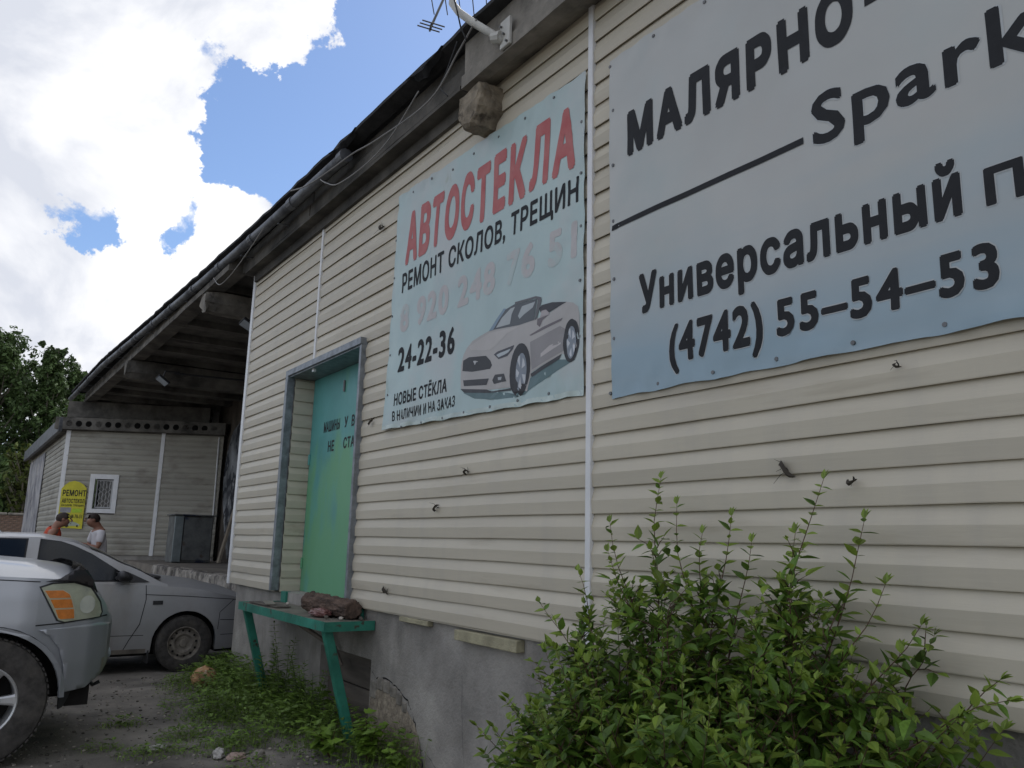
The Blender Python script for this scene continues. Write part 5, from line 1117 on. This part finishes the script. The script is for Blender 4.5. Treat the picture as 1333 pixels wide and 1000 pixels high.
def person(loc, face, label, shirt, trouser, skin, hair, pose, H=1.74, tank=False):
    """face: heading the body looks (radians about Z, 0 = +X); built in local metres then placed"""
    T = thing('person', loc, label, 'person'); T.rotation_euler.z = face
    ORG[T.name] = V((0, 0, 0))
    k = H / 1.74
    # local frame: +x forward, +y left
    hipz, shz = .93, 1.42
    lean = pose.get('lean', .04); hd = pose.get('head', .10)
    P = {'pel': (0, 0, hipz), 'wst': (lean * .3, 0, 1.08), 'chest': (lean * .8, 0, 1.28), 'nck': (lean + .01, 0, 1.47), 'hb': (lean + .03, 0, 1.505), 'h1': (lean + .045 + hd * .3, 0, 1.555), 'h2': (lean + .05 + hd * .4, 0, 1.620)}
    names = list(P); vs = [V(P[n_]) for n_ in names]; ed = [(0, 1), (1, 2), (2, 3), (3, 4), (4, 5), (5, 6)]
    rad = [(.15, .11), (.135, .10), (.15, .105), (.064, .064), (.066, .07), (.078, .100), (.072, .086)]
    ix = {n_: i for i, n_ in enumerate(names)}
    def add(p, r, par): vs.append(V(p)); rad.append(r); ed.append((par, len(vs) - 1)); return len(vs) - 1
    arm = {}
    for s, key in ((-1, 'R'), (1, 'L')):
        sh = add((lean * .95, s * .13, 1.405), .07, ix['chest']); s2 = add((lean, s * .19, 1.39), .058, sh)
        e, w_ = pose[key]
        el_ = add(e, .043, s2); wr = add(w_, .028, el_); d = (V(w_) - V(e)).normalized(); side_ = V((-d.y, d.x, 0)).normalized() * s
        pm = add(V(w_) + d * .05, (.036, .018), wr); arm[key] = (V(w_), d, side_)
        hip = add((0, s * .095, .90), .09, ix['pel']); kn = add((pose.get('knee', .02), s * .11, .49), .058, hip); an = add((-.02, s * .115, .10), .038, kn); ft = add((.11, s * .13, .045), (.04, .03), an)
    def headfix(co):
        return co
    body = skin_mesh('body', [v * k for v in vs], ed, [tuple(x * k for x in (r if isinstance(r, tuple) else (r, r))) for r in rad], skin, T)
    # fingers
    for key in 'RL':
        w_, d, sd_ = arm[key]
        up = d.cross(sd_).normalized()
        for i in range(4):
            o_ = sd_ * (-.027 + .018 * i); L_ = (.065, .075, .07, .055)[i]; b0 = w_ + d * .075 + o_
            cur = [b0, b0 + d * L_ * .45 - V((0, 0, .006)), b0 + d * L_ * .8 - V((0, 0, .02)), b0 + d * L_ - V((0, 0, .035))]
            obj('finger', TB([p * k for p in cur], [.0085, .008, .007, .005], 6), skin, T, smooth=True)
        b0 = w_ + d * .03 - sd_ * .03; obj('thumb', TB([p * k for p in (b0, b0 + d * .03 - sd_ * .018, b0 + d * .06 - sd_ * .018)], [.011, .010, .007], 6), skin, T, smooth=True)
    # head details
    hc_ = V(P['h1']) + V((.0, 0, .025)); f = 1
    b = bmesh.new(); tube(b, [(hc_ + V((.085, 0, .03))) * k, (hc_ + V((.112, 0, -.02))) * k, (hc_ + V((.09, 0, -.03))) * k], [.008, .015, .008], 8); obj('nose', b, skin, T, smooth=True)
    for s in (-1, 1):
        b = bmesh.new(); bmesh.ops.create_icosphere(b, subdivisions=2, radius=.011, matrix=Matrix.Translation((hc_ + V((.088, s * .032, .028))) * k)); obj('eye', b, M_dark, T)
        b = bmesh.new(); bmesh.ops.create_icosphere(b, subdivisions=2, radius=.03, matrix=Matrix.Translation((hc_ + V((-.005, s * .080, .005))) * k) @ Matrix.Diagonal((.7, .35, 1, 1))); obj('ear', b, skin, T, smooth=True)
    b = bmesh.new(); tube(b, [(hc_ + V((.088, -.022, -.055))) * k, (hc_ + V((.097, 0, -.056))) * k, (hc_ + V((.088, .022, -.055))) * k], .005, 6); obj('mouth', b, mat('lip', (.25, .09, .07), .6), T)
    b = bmesh.new(); bmesh.ops.create_icosphere(b, subdivisions=4, radius=1)
    for v in b.verts:
        q = v.co.copy(); kk = 1 + .05 * noise.noise(q * 5)
        v.co = (hc_ + V((-.016 + q.x * .104 * kk, q.y * .088 * kk, .024 + q.z * .090 * kk))) * k
    dl = [v for v in b.verts if (v.co / k - hc_).x > .055 and (v.co / k - hc_).z < .075 or (v.co / k - hc_).z < (-.04 if (v.co / k - hc_).x < -.02 else .02)]
    bmesh.ops.delete(b, geom=dl, context='VERTS'); obj('hair', b, hair, T, smooth=True)
    # shirt
    g = .018; sv = [vs[0] + V((0, 0, -.03)), vs[1], vs[2], vs[3] + V((0, 0, -.035))]; sr = [(.15 + g, .11 + g), (.14 + g, .105 + g), (.15 + g, .108 + g), (.07, .07)]; se = [(0, 1), (1, 2), (2, 3)]
    for s, key in ((-1, 'R'), (1, 'L')):
        e, w_ = pose[key]
        a = V((lean * .95, s * .13, 1.405)); c_ = V((lean, s * .19, 1.39)); sv.append(a); sr.append((.116, .116) if tank else (.078, .078)); se.append((2, len(sv) - 1))
        if not tank:
            sv.append(c_); sr.append((.072, .072)); se.append((len(sv) - 2, len(sv) - 1)); m_ = c_.lerp(V(e), .75); sv.append(m_); sr.append((.066, .066)); se.append((len(sv) - 2, len(sv) - 1))
    skin_mesh('shirt', [v * k for v in sv], se, [tuple(x * k for x in r) for r in sr], shirt, T, sub=2)
    tv = [V((0, 0, .97)), V((0, 0, .90))]; tr = [(.158, .118), (.155, .115)]; te = [(0, 1)]
    for s in (-1, 1):
        tv += [V((0, s * .10, .84)), V((pose.get('knee', .02), s * .11, .49)), V((-.01, s * .115, .10))]; tr += [(.098, .098), (.074, .074), (.062, .062)]; n_ = len(tv); te += [(1, n_ - 3), (n_ - 3, n_ - 2), (n_ - 2, n_ - 1)]
    skin_mesh('trousers', [v * k for v in tv], te, [tuple(x * k for x in r) for r in tr], trouser, T, sub=2)
    for s in (-1, 1):
        b = bmesh.new(); bmesh.ops.create_icosphere(b, subdivisions=3, radius=1)
        for v in b.verts: q = v.co; v.co = V((.06 + q.x * .145, s * .122 + q.y * .052, .045 + max(-.8, q.z) * .055)) * k
        obj('shoe', b, M_plast, T, smooth=True)
    return T
M_skin = mat('tanned_skin', (.30, .15, .10), .55, var=.06)
M_hair1 = mat('dark_brown_hair', (.030, .020, .015), .7, bump=.4)
M_hair2 = mat('short_greying_hair', (.045, .032, .026), .8, bump=.4)
M_shirtw = mat('white_shirt_cloth', (.62, .60, .62), .8, var=.05, scale=6, bump=.3, bscale=12)
M_shirtr = mat('orange_red_vest', (.50, .070, .028), .8, var=.08, scale=6)
M_tr = mat('dark_trousers', (.035, .035, .042), .85)
rp = dict(R=((.12, -.26, 1.15), (.36, -.16, 1.20)), L=((.12, .26, 1.15), (.36, .12, 1.21)), lean=.07, head=.22)
pw = person((2.17, 15.2, 0), math.radians(188), 'dark haired man in white short sleeved shirt holding a dark tablet', M_shirtw, M_tr, M_skin, M_hair1, rp, 1.80)
rp2 = dict(R=((.05, -.27, 1.12), (.22, -.24, .95)), L=((.05, .27, 1.12), (.20, .20, .93)), lean=.12, head=.22)
pr_ = person((1.32, 15.0, 0), math.radians(-12), 'man with cropped hair in orange red sleeveless vest behind silver saloon', M_shirtr, M_tr, M_skin, M_hair2, rp2, 1.79, tank=True)
b = BX(1.62, 1.86, 15.08, 15.30, 1.252, 1.267, .004); o = obj('tablet', b, M_black, None); setp(o, 'dark flat tablet held out by the man in white shirt', 'tablet')
obj('shirt_pocket', BX(.112, .119, -.10, -.04, 1.34, 1.375, 0), mat('blue_pocket_card', (.03, .04, .12), .5), pw)
# ------------------------------------------------------------------ vegetation
M_leaf = mat('bush_leaf', (.115, .205, .032), .42, var=.18, scale=8, trans=.30, island=.42, spec=.35)
M_leafy = mat('young_leaf', (.22, .31, .05), .42, var=.15, scale=8, trans=.35, island=.3, spec=.35)
M_stem = mat('reddish_stem', (.10, .055, .035), .7)
M_weed = mat('weed_leaf', (.145, .235, .042), .55, var=.2, scale=5, trans=.30, island=.45, spec=.3)
M_maple = mat('maple_leaf', (.17, .28, .04), .5, var=.15, scale=9, trans=.30, island=.3, spec=.3)
def leaf_geo(kind):
    """unit leaf along +x, normal +z: folded blade with drooping tip"""
    if kind == 'ovate': out = [(0, 0), (.12, .13), (.24, .22), (.27, .20), (.40, .27), (.44, .245), (.57, .225), (.60, .20), (.74, .14), (.87, .065), (1, 0)]
    elif kind == 'narrow': out = [(0, 0), (.2, .09), (.45, .14), (.7, .10), (1, 0)]
    else: out = [(0, 0), (.06, .30), (.22, .52), (.34, .30), (.55, .48), (.66, .26), (1, 0)]
    vs, fs = [], []
    for s in (1, -1):
        base = len(vs)
        for i, (x, y) in enumerate(out):
            vs.append((x, s * y, .22 * y - .16 * x * x)); vs.append((x, 0, -.02 * math.sin(PI * x) - .16 * x * x))
        for i in range(len(out) - 1):
            a = base + 2 * i; f = [a, a + 2, a + 3, a + 1]
            fs.append(f if s == 1 else f[::-1])
    return vs, fs
LG = {k: leaf_geo(k) for k in ('ovate', 'narrow', 'maple')}
class Leaves:
    def __init__(s, kind): s.kind = kind; s.items = []
    def add(s, p, d, up, L): s.items.append((V(p), V(d).normalized(), V(up), L))
    def mtx(s, it):
        p, d, up, L = it; y = up.cross(d)
        y = y.normalized() if y.length > 1e-4 else d.orthogonal().normalized(); z = d.cross(y)
        return Matrix(((d.x * L, y.x * L, z.x * L, p.x), (d.y * L, y.y * L, z.y * L, p.y), (d.z * L, y.z * L, z.z * L, p.z), (0, 0, 0, 1)))
    def build(s, name, m, parent, items=None, kind='stuff'):
        vs, fs = LG[s.kind]; V_, F_ = [], []; org = origin(parent)
        lv = [V(v) for v in vs]
        for it in (items if items is not None else s.items):
            M_ = s.mtx(it); b = len(V_)
            V_ += [tuple(M_ @ v - org) for v in lv]; F_ += [[b + i for i in f] for f in fs]
        me = bpy.data.meshes.new(name); me.from_pydata(V_, [], F_); me.materials.append(m)
        o = bpy.data.objects.new(name, me); C.objects.link(o); o.parent = parent; ORG[o.name] = org
        return setp(o, kind=kind)
rb = random.Random(21)
CAMP = V((0, 0, 1.42))
bush = thing('bush', (2.2, 2.15, 0), 'leafy green shrub with long thin shoots growing against the sided wall', 'bush')
LV = Leaves('ovate'); LY_ = Leaves('ovate'); stems = bmesh.new()
WX = 2.50
def shoot(p0, tip, r0, leafL, side_n, bend=.0, young=.25, start=.2):
    p0, tip = V(p0), V(tip); n = 14; pts = []
    mid = p0.lerp(tip, .5) + V((rb.uniform(-.08, .02), rb.uniform(-.08, .08), .10 + bend))
    for i in range(n + 1):
        t = i / n; q = p0.lerp(mid, t).lerp(mid.lerp(tip, t), t) + noise.noise_vector(V((tip.x * 9, tip.y * 9, t * 4))) * .045 * t
        q.x = min(q.x, WX); pts.append(q)
    tube(stems, pts, [r0 * (1 - .85 * i / n) for i in range(n + 1)], 5)
    total = (tip - p0).length; step = .034; k = 0; s = total * start
    while s < total:
        t = s / total; i = min(n - 1, int(t * n)); q = pts[i].lerp(pts[i + 1], t * n - i); d = (pts[i + 1] - pts[i]).normalized()
        for sg in (1, -1):
            a = rb.uniform(0, PI) if False else (k * 1.4 + rb.uniform(-.5, .5)); per = d.orthogonal().normalized(); per = Matrix.Rotation(a + (PI if sg < 0 else 0), 3, d) @ per
            ld = (d * rb.uniform(.35, .8) + per * 1.0 + V((0, 0, rb.uniform(-.35, .15)))).normalized()
            L_ = leafL * rb.choice((.55, .8, 1, 1.1, 1.25)) * rb.uniform(.85, 1.1) * (1 - .45 * max(0, t - .75) / .25)
            if t < .78 and rb.random() < side_n:
                # side twig carrying its own pairs
                tl = rb.uniform(.06, .20) * (1 - .5 * t); td = (ld + V((-.15, 0, .35))).normalized(); e = q + td * tl
                if e.x > WX: td.x = -abs(td.x); e = q + td * tl
                tube(stems, [q, q + td * tl * .5 + V((0, 0, .006)), e], [.0022, .0016, .0008], 4)
                m_ = max(2, int(tl / .026))
                for j in range(m_):
                    u = (j + .6) / m_; pp = td.orthogonal().normalized(); pp = Matrix.Rotation(j * 2.4 + a, 3, td) @ pp
                    l2 = (td * .7 + pp + V((0, 0, rb.uniform(-.3, .1)))).normalized(); o_ = q + td * tl * u
                    if (o_ + l2 * .05).x > WX + .01: l2.x = -abs(l2.x)
                    (LY_ if (u > .7 and rb.random() < .5) else LV).add(o_, l2, V((rb.uniform(-.5, .1), rb.uniform(-.35, .35), 1)), L_ * rb.uniform(.75, 1.05))
                LY_.add(e, td, V((-.3, rb.uniform(-.3, .3), 1)), L_ * .7)
            else:
                if (q + ld * .05).x > WX + .01: ld.x = -abs(ld.x)
                (LY_ if t > 1 - young and rb.random() < .7 else LV).add(q, ld, V((rb.uniform(-.5, .1), rb.uniform(-.35, .35), 1)), L_)
        k += 1; s += step * rb.uniform(.8, 1.25)
    d = (pts[-1] - pts[-2]).normalized()
    for a in (-.5, 0, .5): LY_.add(pts[-1], (d + V((0, a * .7, 0))).normalized(), V((-.4, 0, 1)), leafL * .55)
# leading shoots seen above the mass
for tip, side_ in (((2.36, 2.38, 1.70), .12), ((2.38, 1.60, 1.655), .30), ((2.30, 2.60, 1.50), .15), ((2.34, 1.40, 1.345), .2), ((2.25, 2.76, 1.31), .15), ((2.2, 2.93, 1.19), .2), ((2.3, 2.10, 1.50), .3), ((2.35, 1.92, 1.46), .3),
                   ((2.32, 2.24, 1.58), .2), ((2.38, 1.75, 1.50), .3), ((2.30, 1.09, 1.10), .25), ((2.22, 1.02, 1.075), .3), ((2.30, 1.30, 1.21), .25), ((2.2, 1.16, 1.0), .3), ((2.36, 1.50, 1.50), .2), ((2.2, 2.50, 1.42), .3), ((2.35, 2.0, 1.55), .25)):
    b0 = (2.28 + rb.uniform(-.08, .08), 2.05 + (tip[1] - 2.05) * rb.choice((-.1, .1, .3)) + rb.uniform(-.1, .1), .25); shoot(b0, tip, .006, .068, side_ + .30)
# the mass
for i in range(260):
    y = rb.uniform(1.0, 3.12); env = interp([(.7, .92), (1.1, 1.02), (1.45, 1.24), (1.9, 1.36), (2.4, 1.36), (2.75, 1.20), (3.05, .92), (3.3, .55)], y)
    x = WX - rb.uniform(.02, .75) * (1 if y < 2.9 else .6); drop = (WX - x) * .45
    z = env * rb.uniform(.55, 1.0) - drop
    b0 = (2.2 + rb.uniform(-.15, .15), 2.1 + (y - 2.1) * .55 + rb.uniform(-.12, .12), .05)
    shoot(b0, (x, y, max(.18, z)), .005, .070, .55, young=.12, start=.3)
for i in range(34):
    y = rb.uniform(1.25, 2.95); env = interp([(1.1, 1.12), (1.45, 1.42), (1.9, 1.52), (2.4, 1.52), (2.75, 1.30), (3.0, 1.05)], y)
    x = WX - rb.uniform(.04, .45); z = env * rb.uniform(.78, 1.02) - (WX - x) * .3
    shoot((x + rb.uniform(-.1, .05), y + rb.uniform(-.25, .25) + (2.1 - y) * .25, z - rb.uniform(.35, .6)), (x, y, z), .0035, .058, .35, young=.3, start=.1)
obj('stems', stems, M_stem, bush, smooth=True, kind='stuff')
LL = sorted(LV.items + LY_.items, key=lambda it: (it[0] - CAMP).length / it[3])
# prefer leaves that can be seen: in front of most others
big = [it for it in LL if it[0].z > .35 and it[0].y > .9][:290]
bs = set(id(i) for i in big)
vs, fs = LG['ovate']; lm = bpy.data.meshes.new('leaf'); lm.from_pydata(vs, [], fs); lm.materials.append(M_leaf)
young = set(id(i) for i in LY_.items); ly = lm.copy(); ly.materials.clear(); ly.materials.append(M_leafy)
org = origin(bush)
for it in big:
    o = bpy.data.objects.new('leaf', ly if id(it) in young else lm); C.objects.link(o); o.parent = bush; M_ = LV.mtx(it); M_.translation = M_.translation - org; o.matrix_basis = M_
LV.build('foliage', M_leaf, bush, [i for i in LV.items if id(i) not in bs]); LY_.build('young_foliage', M_leafy, bush, [i for i in LY_.items if id(i) not in bs])

# maple seedlings at the foot of the wall
def seedling(x, y, h, n_, lab, L_=.075):
    t = thing('seedling', (x, y, 0), lab, 'seedling', 'maple seedlings by the foundation'); st = bmesh.new(); L = Leaves('maple'); r = random.Random(int(x * 1000 + y * 77))
    for i in range(n_):
        a = r.uniform(0, 2 * PI); q = V((x, y, gz(x, y))); e = q + V((math.cos(a) * h * .55 * r.random() - .02, math.sin(a) * h * .7 * r.random(), h * r.uniform(.5, 1)))
        e.x = min(e.x, 2.53); tube(st, [q, q.lerp(e, .5) + V((0, 0, .03)), e], [.003, .002, .001], 4)
        for j in range(7):
            u = 1 - j * .11; o_ = q.lerp(e, u); b_ = r.uniform(0, 2 * PI); d = V((math.cos(b_) - .25, math.sin(b_), r.uniform(-.3, .2)))
            if (o_ + d * L_).x > 2.56: d.x = -abs(d.x)
            L.add(o_, d, V((r.uniform(-.4, .1), r.uniform(-.3, .3), 1)), L_ * r.uniform(.7, 1.2))
    obj('stem', st, M_stem, t, kind='stuff'); L.build('leaves', M_maple, t)
seedling(2.36, 4.95, .34, 12, 'bright maple seedling growing in front of the crumbled render')
seedling(2.22, 5.22, .24, 9, 'low maple seedling beside the foot of near table leg')
seedling(2.42, 4.62, .16, 6, 'small maple seedling in the corner right of the crumbled patch', .06)
# tall weeds
def tallweed(x, y, h, lab, seed):
    t = thing('weed', (x, y, 0), lab, 'weed', 'tall weeds under the table'); st = bmesh.new(); L = Leaves('narrow'); r = random.Random(seed)
    for i in range(4):
        a = r.uniform(0, 6); q = V((x, y, gz(x, y))); e = q + V((math.cos(a) * .10, math.sin(a) * .14, h * r.uniform(.7, 1))); e.x = min(e.x, 2.53)
        tube(st, [q, q.lerp(e, .5) + V((.01, 0, 0)), e], [.004, .003, .001], 5); m_ = int(h / .028)
        for j in range(m_):
            u = .15 + .85 * j / m_; o_ = q.lerp(e, u)
            for s in (0, PI):
                b_ = j * 1.57 + s + r.uniform(-.4, .4); d = V((math.cos(b_), math.sin(b_), r.uniform(.1, .6)))
                if (o_ + d * .06).x > 2.56: d.x = -abs(d.x)
                L.add(o_, d, V((0, 0, 1)) + V((r.uniform(-.3, .3), r.uniform(-.3, .3), 0)), .075 * (1.15 - .5 * u) * r.uniform(.7, 1.2))
    obj('stem', st, mat('weed_stem', (.09, .13, .04), .6), t, kind='stuff'); L.build('leaves', M_weed, t)
for i, (x, y, h, lab) in enumerate(((2.42, 6.75, .74, 'tallest bushy weed growing under middle of the green table'), (2.44, 7.25, .58, 'upright weed beside the far table leg'), (2.44, 6.35, .60, 'bushy weed beside the boarded opening'), (2.36, 5.95, .46, 'leafy weed in front of the boarded opening'),
                                    (2.34, 7.8, .30, 'low weed behind the tan ball'), (2.46, 8.5, .34, 'weed tuft at the building corner by the saloon'), (2.30, 5.6, .30, 'short weed at the foot of near table leg'))):
    tallweed(x, y, h, lab, 40 + i)
# ground cover of small weeds and grass
def grassblade(b, x, y, h, r):
    a = r.uniform(0, 2 * PI); w_ = r.uniform(.0015, .003); z = gz(x, y) - .004; d = V((math.cos(a), math.sin(a), 0)); s = V((-d.y, d.x, 0)) * w_; ln = h * r.uniform(.2, .8)
    p = [b.verts.new(c) for c in (V((x, y, z)) - s, V((x, y, z)) + s, V((x, y, z + h * .6)) + d * ln * .35 + s * .7, V((x, y, z + h * .6)) + d * ln * .35 - s * .7, V((x, y, z + h)) + d * ln)]
    b.faces.new(p[:4]); b.faces.new((p[3], p[2], p[4]))
rg_ = random.Random(5); W1 = Leaves('narrow'); W2 = Leaves('ovate'); W3 = Leaves('maple'); gb = bmesh.new()
def dens(x, y):
    d = 0
    if y < 8.8: d = max(0, 1 - (2.5 - x) / (.30 + .50 * max(0, min(1, (y - 5.0) / 2.0)) * (1 - .45 * max(0, (y - 7.2) / 1.6)) + .12))
    if y < 5.6: d *= .8
    nn_ = noise.noise(V((x * 2.2, y * 2.2, 9)))
    d += max(0, nn_ + .1) * .25 * (1 if d > .03 else 0)
    for cx, cy, rx, ry, k in ((1.30, 7.05, .22, .12, .8), (1.35, 6.05, .30, .20, .65), (1.62, 6.45, .25, .22, .7), (1.80, 5.95, .3, .35, .8), (1.05, 6.35, .16, .12, .6), (1.95, 6.9, .28, .5, .8), (1.75, 7.6, .1, .1, .5), (1.75, 5.4, .2, .15, .5), (2.38, 8.75, .2, .35, .9)):
        e = ((x - cx) / rx) ** 2 + ((y - cy) / ry) ** 2
        if e < 1: d = max(d, k * (1 - e) + .1)
    return d
for _ in range(50000):
    x = rg_.uniform(.7, 2.54); y = rg_.uniform(4.5, 9.0); d = dens(x, y)
    if rg_.random() > d: continue
    tall = max(.2, min(1, d)) * (1 if x > 1.9 else .45)
    k = rg_.random(); z = gz(x, y)
    if k < .38: grassblade(gb, x, y, rg_.uniform(.02, .14) * tall * (2.1 if x > 2.15 and rg_.random() < .4 else 1) + .012, rg_)
    else:
        h = rg_.uniform(.0, .26) * tall; a = rg_.uniform(0, 2 * PI); L_ = rg_.uniform(.022, .060) * (.5 + .8 * tall)
        dd = V((math.cos(a), math.sin(a), rg_.uniform(-.1, .7)))
        if x + dd.x * L_ > 2.55: dd.x = -abs(dd.x)
        (W1 if k < .70 else W2 if k < .92 else W3).add((x, y, z + h), dd, V((rg_.uniform(-.4, .2), rg_.uniform(-.4, .4), 1)), L_)
obj('grass', gb, mat('grass_blade', (.20, .29, .06), .6, var=.2, scale=3, trans=.25, island=.4), None, kind='stuff', label='tufts of grass on the yard and along the wall')
for L_, nm in ((W1, 'weeds'), (W2, 'ground_cover'), (W3, 'seedling_cover')):
    o = L_.build(nm, M_weed, None); o['label'] = 'low green weeds covering the earth along the foundation'
# far trees
M_tl = mat('far_tree_leaf', (.085, .135, .045), .6, var=.2, scale=.5, trans=.25, island=.55, spec=.25)
M_tl2 = mat('yellowish_tree_leaf', (.10, .125, .03), .6, var=.2, scale=.5, trans=.3, island=.5, spec=.25)
M_trunk = mat('pale_bark', (.16, .14, .11), .9, var=.2, scale=3)
def tree(x, y, h, w, n_leaf, lab, seed, m, base=.12, ls=.135, group='tall trees beyond the annex', trunk_r=.22):
    r = random.Random(seed); t = thing('tree', (x, y, 0), lab, 'tree', group)
    tb_ = bmesh.new(); tp = [V((x + .15 * noise.noise(V((seed, i, 0))), y, h * .9 * i / 8)) for i in range(9)]; tube(tb_, tp, [trunk_r * (1 - .9 * i / 8) for i in range(9)], 8)
    V_, F_ = [], []; clumps = []
    nb = 46
    for i in range(nb):
        u = base + (1 - base) * (i + .5) / nb; z0 = h * u * .82; a = i * 2.4 + r.uniform(-.4, .4)
        prof = math.sin(PI * min(1, (u - base) / (1 - base) * .78 + .20)) ** .7
        L_ = w * prof * r.uniform(.65, 1.15); e = V((x + math.cos(a) * L_, y + math.sin(a) * L_, z0 + L_ * r.uniform(.5, 1.1) + .08 * h))
        q = V((x, y, z0)); tube(tb_, [q, q.lerp(e, .5) + V((0, 0, -.1)), e], [.06, .035, .01], 4)
        for j in range(7): 
            c = q.lerp(e, .25 + .75 * j / 6) + V([r.gauss(0, w * .13) for _ in range(3)]); clumps.append((c, w * r.uniform(.10, .22)))
    for _ in range(n_leaf):
        c, rad = clumps[int(r.random() * len(clumps))]; d = V([r.gauss(0, 1) for _ in range(3)]); d = d.normalized() * rad * r.random() ** .45; d.z *= 1.25
        p = c + d; s = ls * r.uniform(.5, 1.2); nrm_ = (d.normalized() + V([r.gauss(0, .6) for _ in range(3)]) + V((0, 0, .5))).normalized(); a = nrm_.orthogonal().normalized(); a = Matrix.Rotation(r.uniform(0, 6), 3, nrm_) @ a; b_ = nrm_.cross(a)
        k = len(V_); V_ += [tuple(p + a * s - t.location), tuple(p + b_ * s * .45 - t.location), tuple(p - a * s * .8 - t.location), tuple(p - b_ * s * .45 - t.location)]; F_.append((k, k + 1, k + 2, k + 3))
    obj('trunk', tb_, M_trunk, t)
    me = bpy.data.meshes.new('crown'); me.from_pydata(V_, [], F_); me.materials.append(m); o = bpy.data.objects.new('crown', me); C.objects.link(o); o.parent = t; o['kind'] = 'stuff'
for i, (x, y, h, w, lab) in enumerate(((1.3, 46, 12.0, 1.9, 'tallest dark green poplar at the left edge'), (3.35, 45, 11.5, 1.15, 'narrow poplar between the two broad crowns'), (4.6, 47, 10.9, 1.25, 'shorter poplar nearest the canopy edge'), (-1.4, 50, 12.6, 2.4, 'broad poplar left of the frame edge'),
                                  (5.9, 52, 10.4, 1.6, 'poplar mostly hidden behind the canopy'), (2.6, 56, 12.4, 2.2, 'dark poplar standing behind the others'), (-5, 52, 12, 3, 'poplar farther left out beyond the wall'))):
    tree(x, y, h, w, 20000 if i < 3 else 9000, lab, 60 + i, M_tl)
tree(2.30, 36.5, 5.0, .75, 1500, 'thin pale stemmed sapling with yellowish leaves by brick wall', 90, M_tl2, .42, .14, None, .05)
tree(3.3, 40, 5.2, 1.1, 2500, 'yellow green young tree behind the annex roof', 91, M_tl2, .25, .14, None, .06)
tree(3.9, 33, 6.4, 1.0, 3000, 'light green branches showing above the annex slab roof', 92, mat('fresh_tree_leaf', (.09, .16, .035), .6, island=.4, trans=.3), .55, .12, None, .07)
# dark hedge mass at the foot of the trees
V_, F_ = [], []; r = random.Random(77)
for _ in range(14000):
    p = V((r.uniform(-14, 8), r.uniform(41, 45), 0)); top = 4.2 + 1.2 * noise.noise(V((p.x * .4, 0, 0))); p.z = top * r.random() ** .7
    nrm_ = V([r.gauss(0, 1) for _ in range(3)]).normalized(); a = nrm_.orthogonal().normalized(); b_ = nrm_.cross(a); s = r.uniform(.12, .3); k = len(V_)
    V_ += [tuple(p + a * s), tuple(p + b_ * s * .5), tuple(p - a * s), tuple(p - b_ * s * .5)]; F_.append((k, k + 1, k + 2, k + 3))
me = bpy.data.meshes.new('undergrowth'); me.from_pydata(V_, [], F_); me.materials.append(M_tl); o = bpy.data.objects.new('undergrowth', me); C.objects.link(o); o['kind'] = 'stuff'; o['label'] = 'dark undergrowth below the tall trees'
# brick boundary wall
M_brick = mat('brown_brick', (.20, .135, .10), .9, var=.25, scale=9, bump=.4)
bw = thing('brick_wall', (0, 35, 0), 'brown brick boundary wall with coping behind the far white car', 'wall')
obj('mortar_core', BX(-9, 2.9, 35.02, 35.2, -.1, 2.0), mat('mortar', (.26, .24, .21), .95), bw)
me0 = None; k = 0
for row in range(26):
    z = row * .077; 
    for i in range(8 if row > 12 else 0):
        x = .95 + i * .26 + (.13 if row % 2 else 0)
        if x > 2.75: continue
        if me0 is None:
            o = obj('brick', BX(0, .25, 0, .03, 0, .067, .004), M_brick, bw); me0 = o.data; o.data.transform(Matrix.Translation(origin(bw)))
        else: o = bpy.data.objects.new('brick', me0); C.objects.link(o); o.parent = bw
        o.location = (x, 34.995 - 35, z)
b = bmesh.new()
for row in range(26):
    for i in range(-38, 8):
        x = .95 + i * .26 + (.13 if row % 2 else 0)
        if (row > 12 and i >= 0) or x > 2.75: continue
        box(b, x, x + .25, 34.995, 35.025, row * .077, row * .077 + .067)
obj('brickwork', b, M_brick, bw, kind='stuff')
for i in range(10): obj('coping', BX(-9 + i * 1.2, -9 + i * 1.2 + 1.17, 34.93, 35.28, 2.005, 2.09, .02), M_conc, bw)
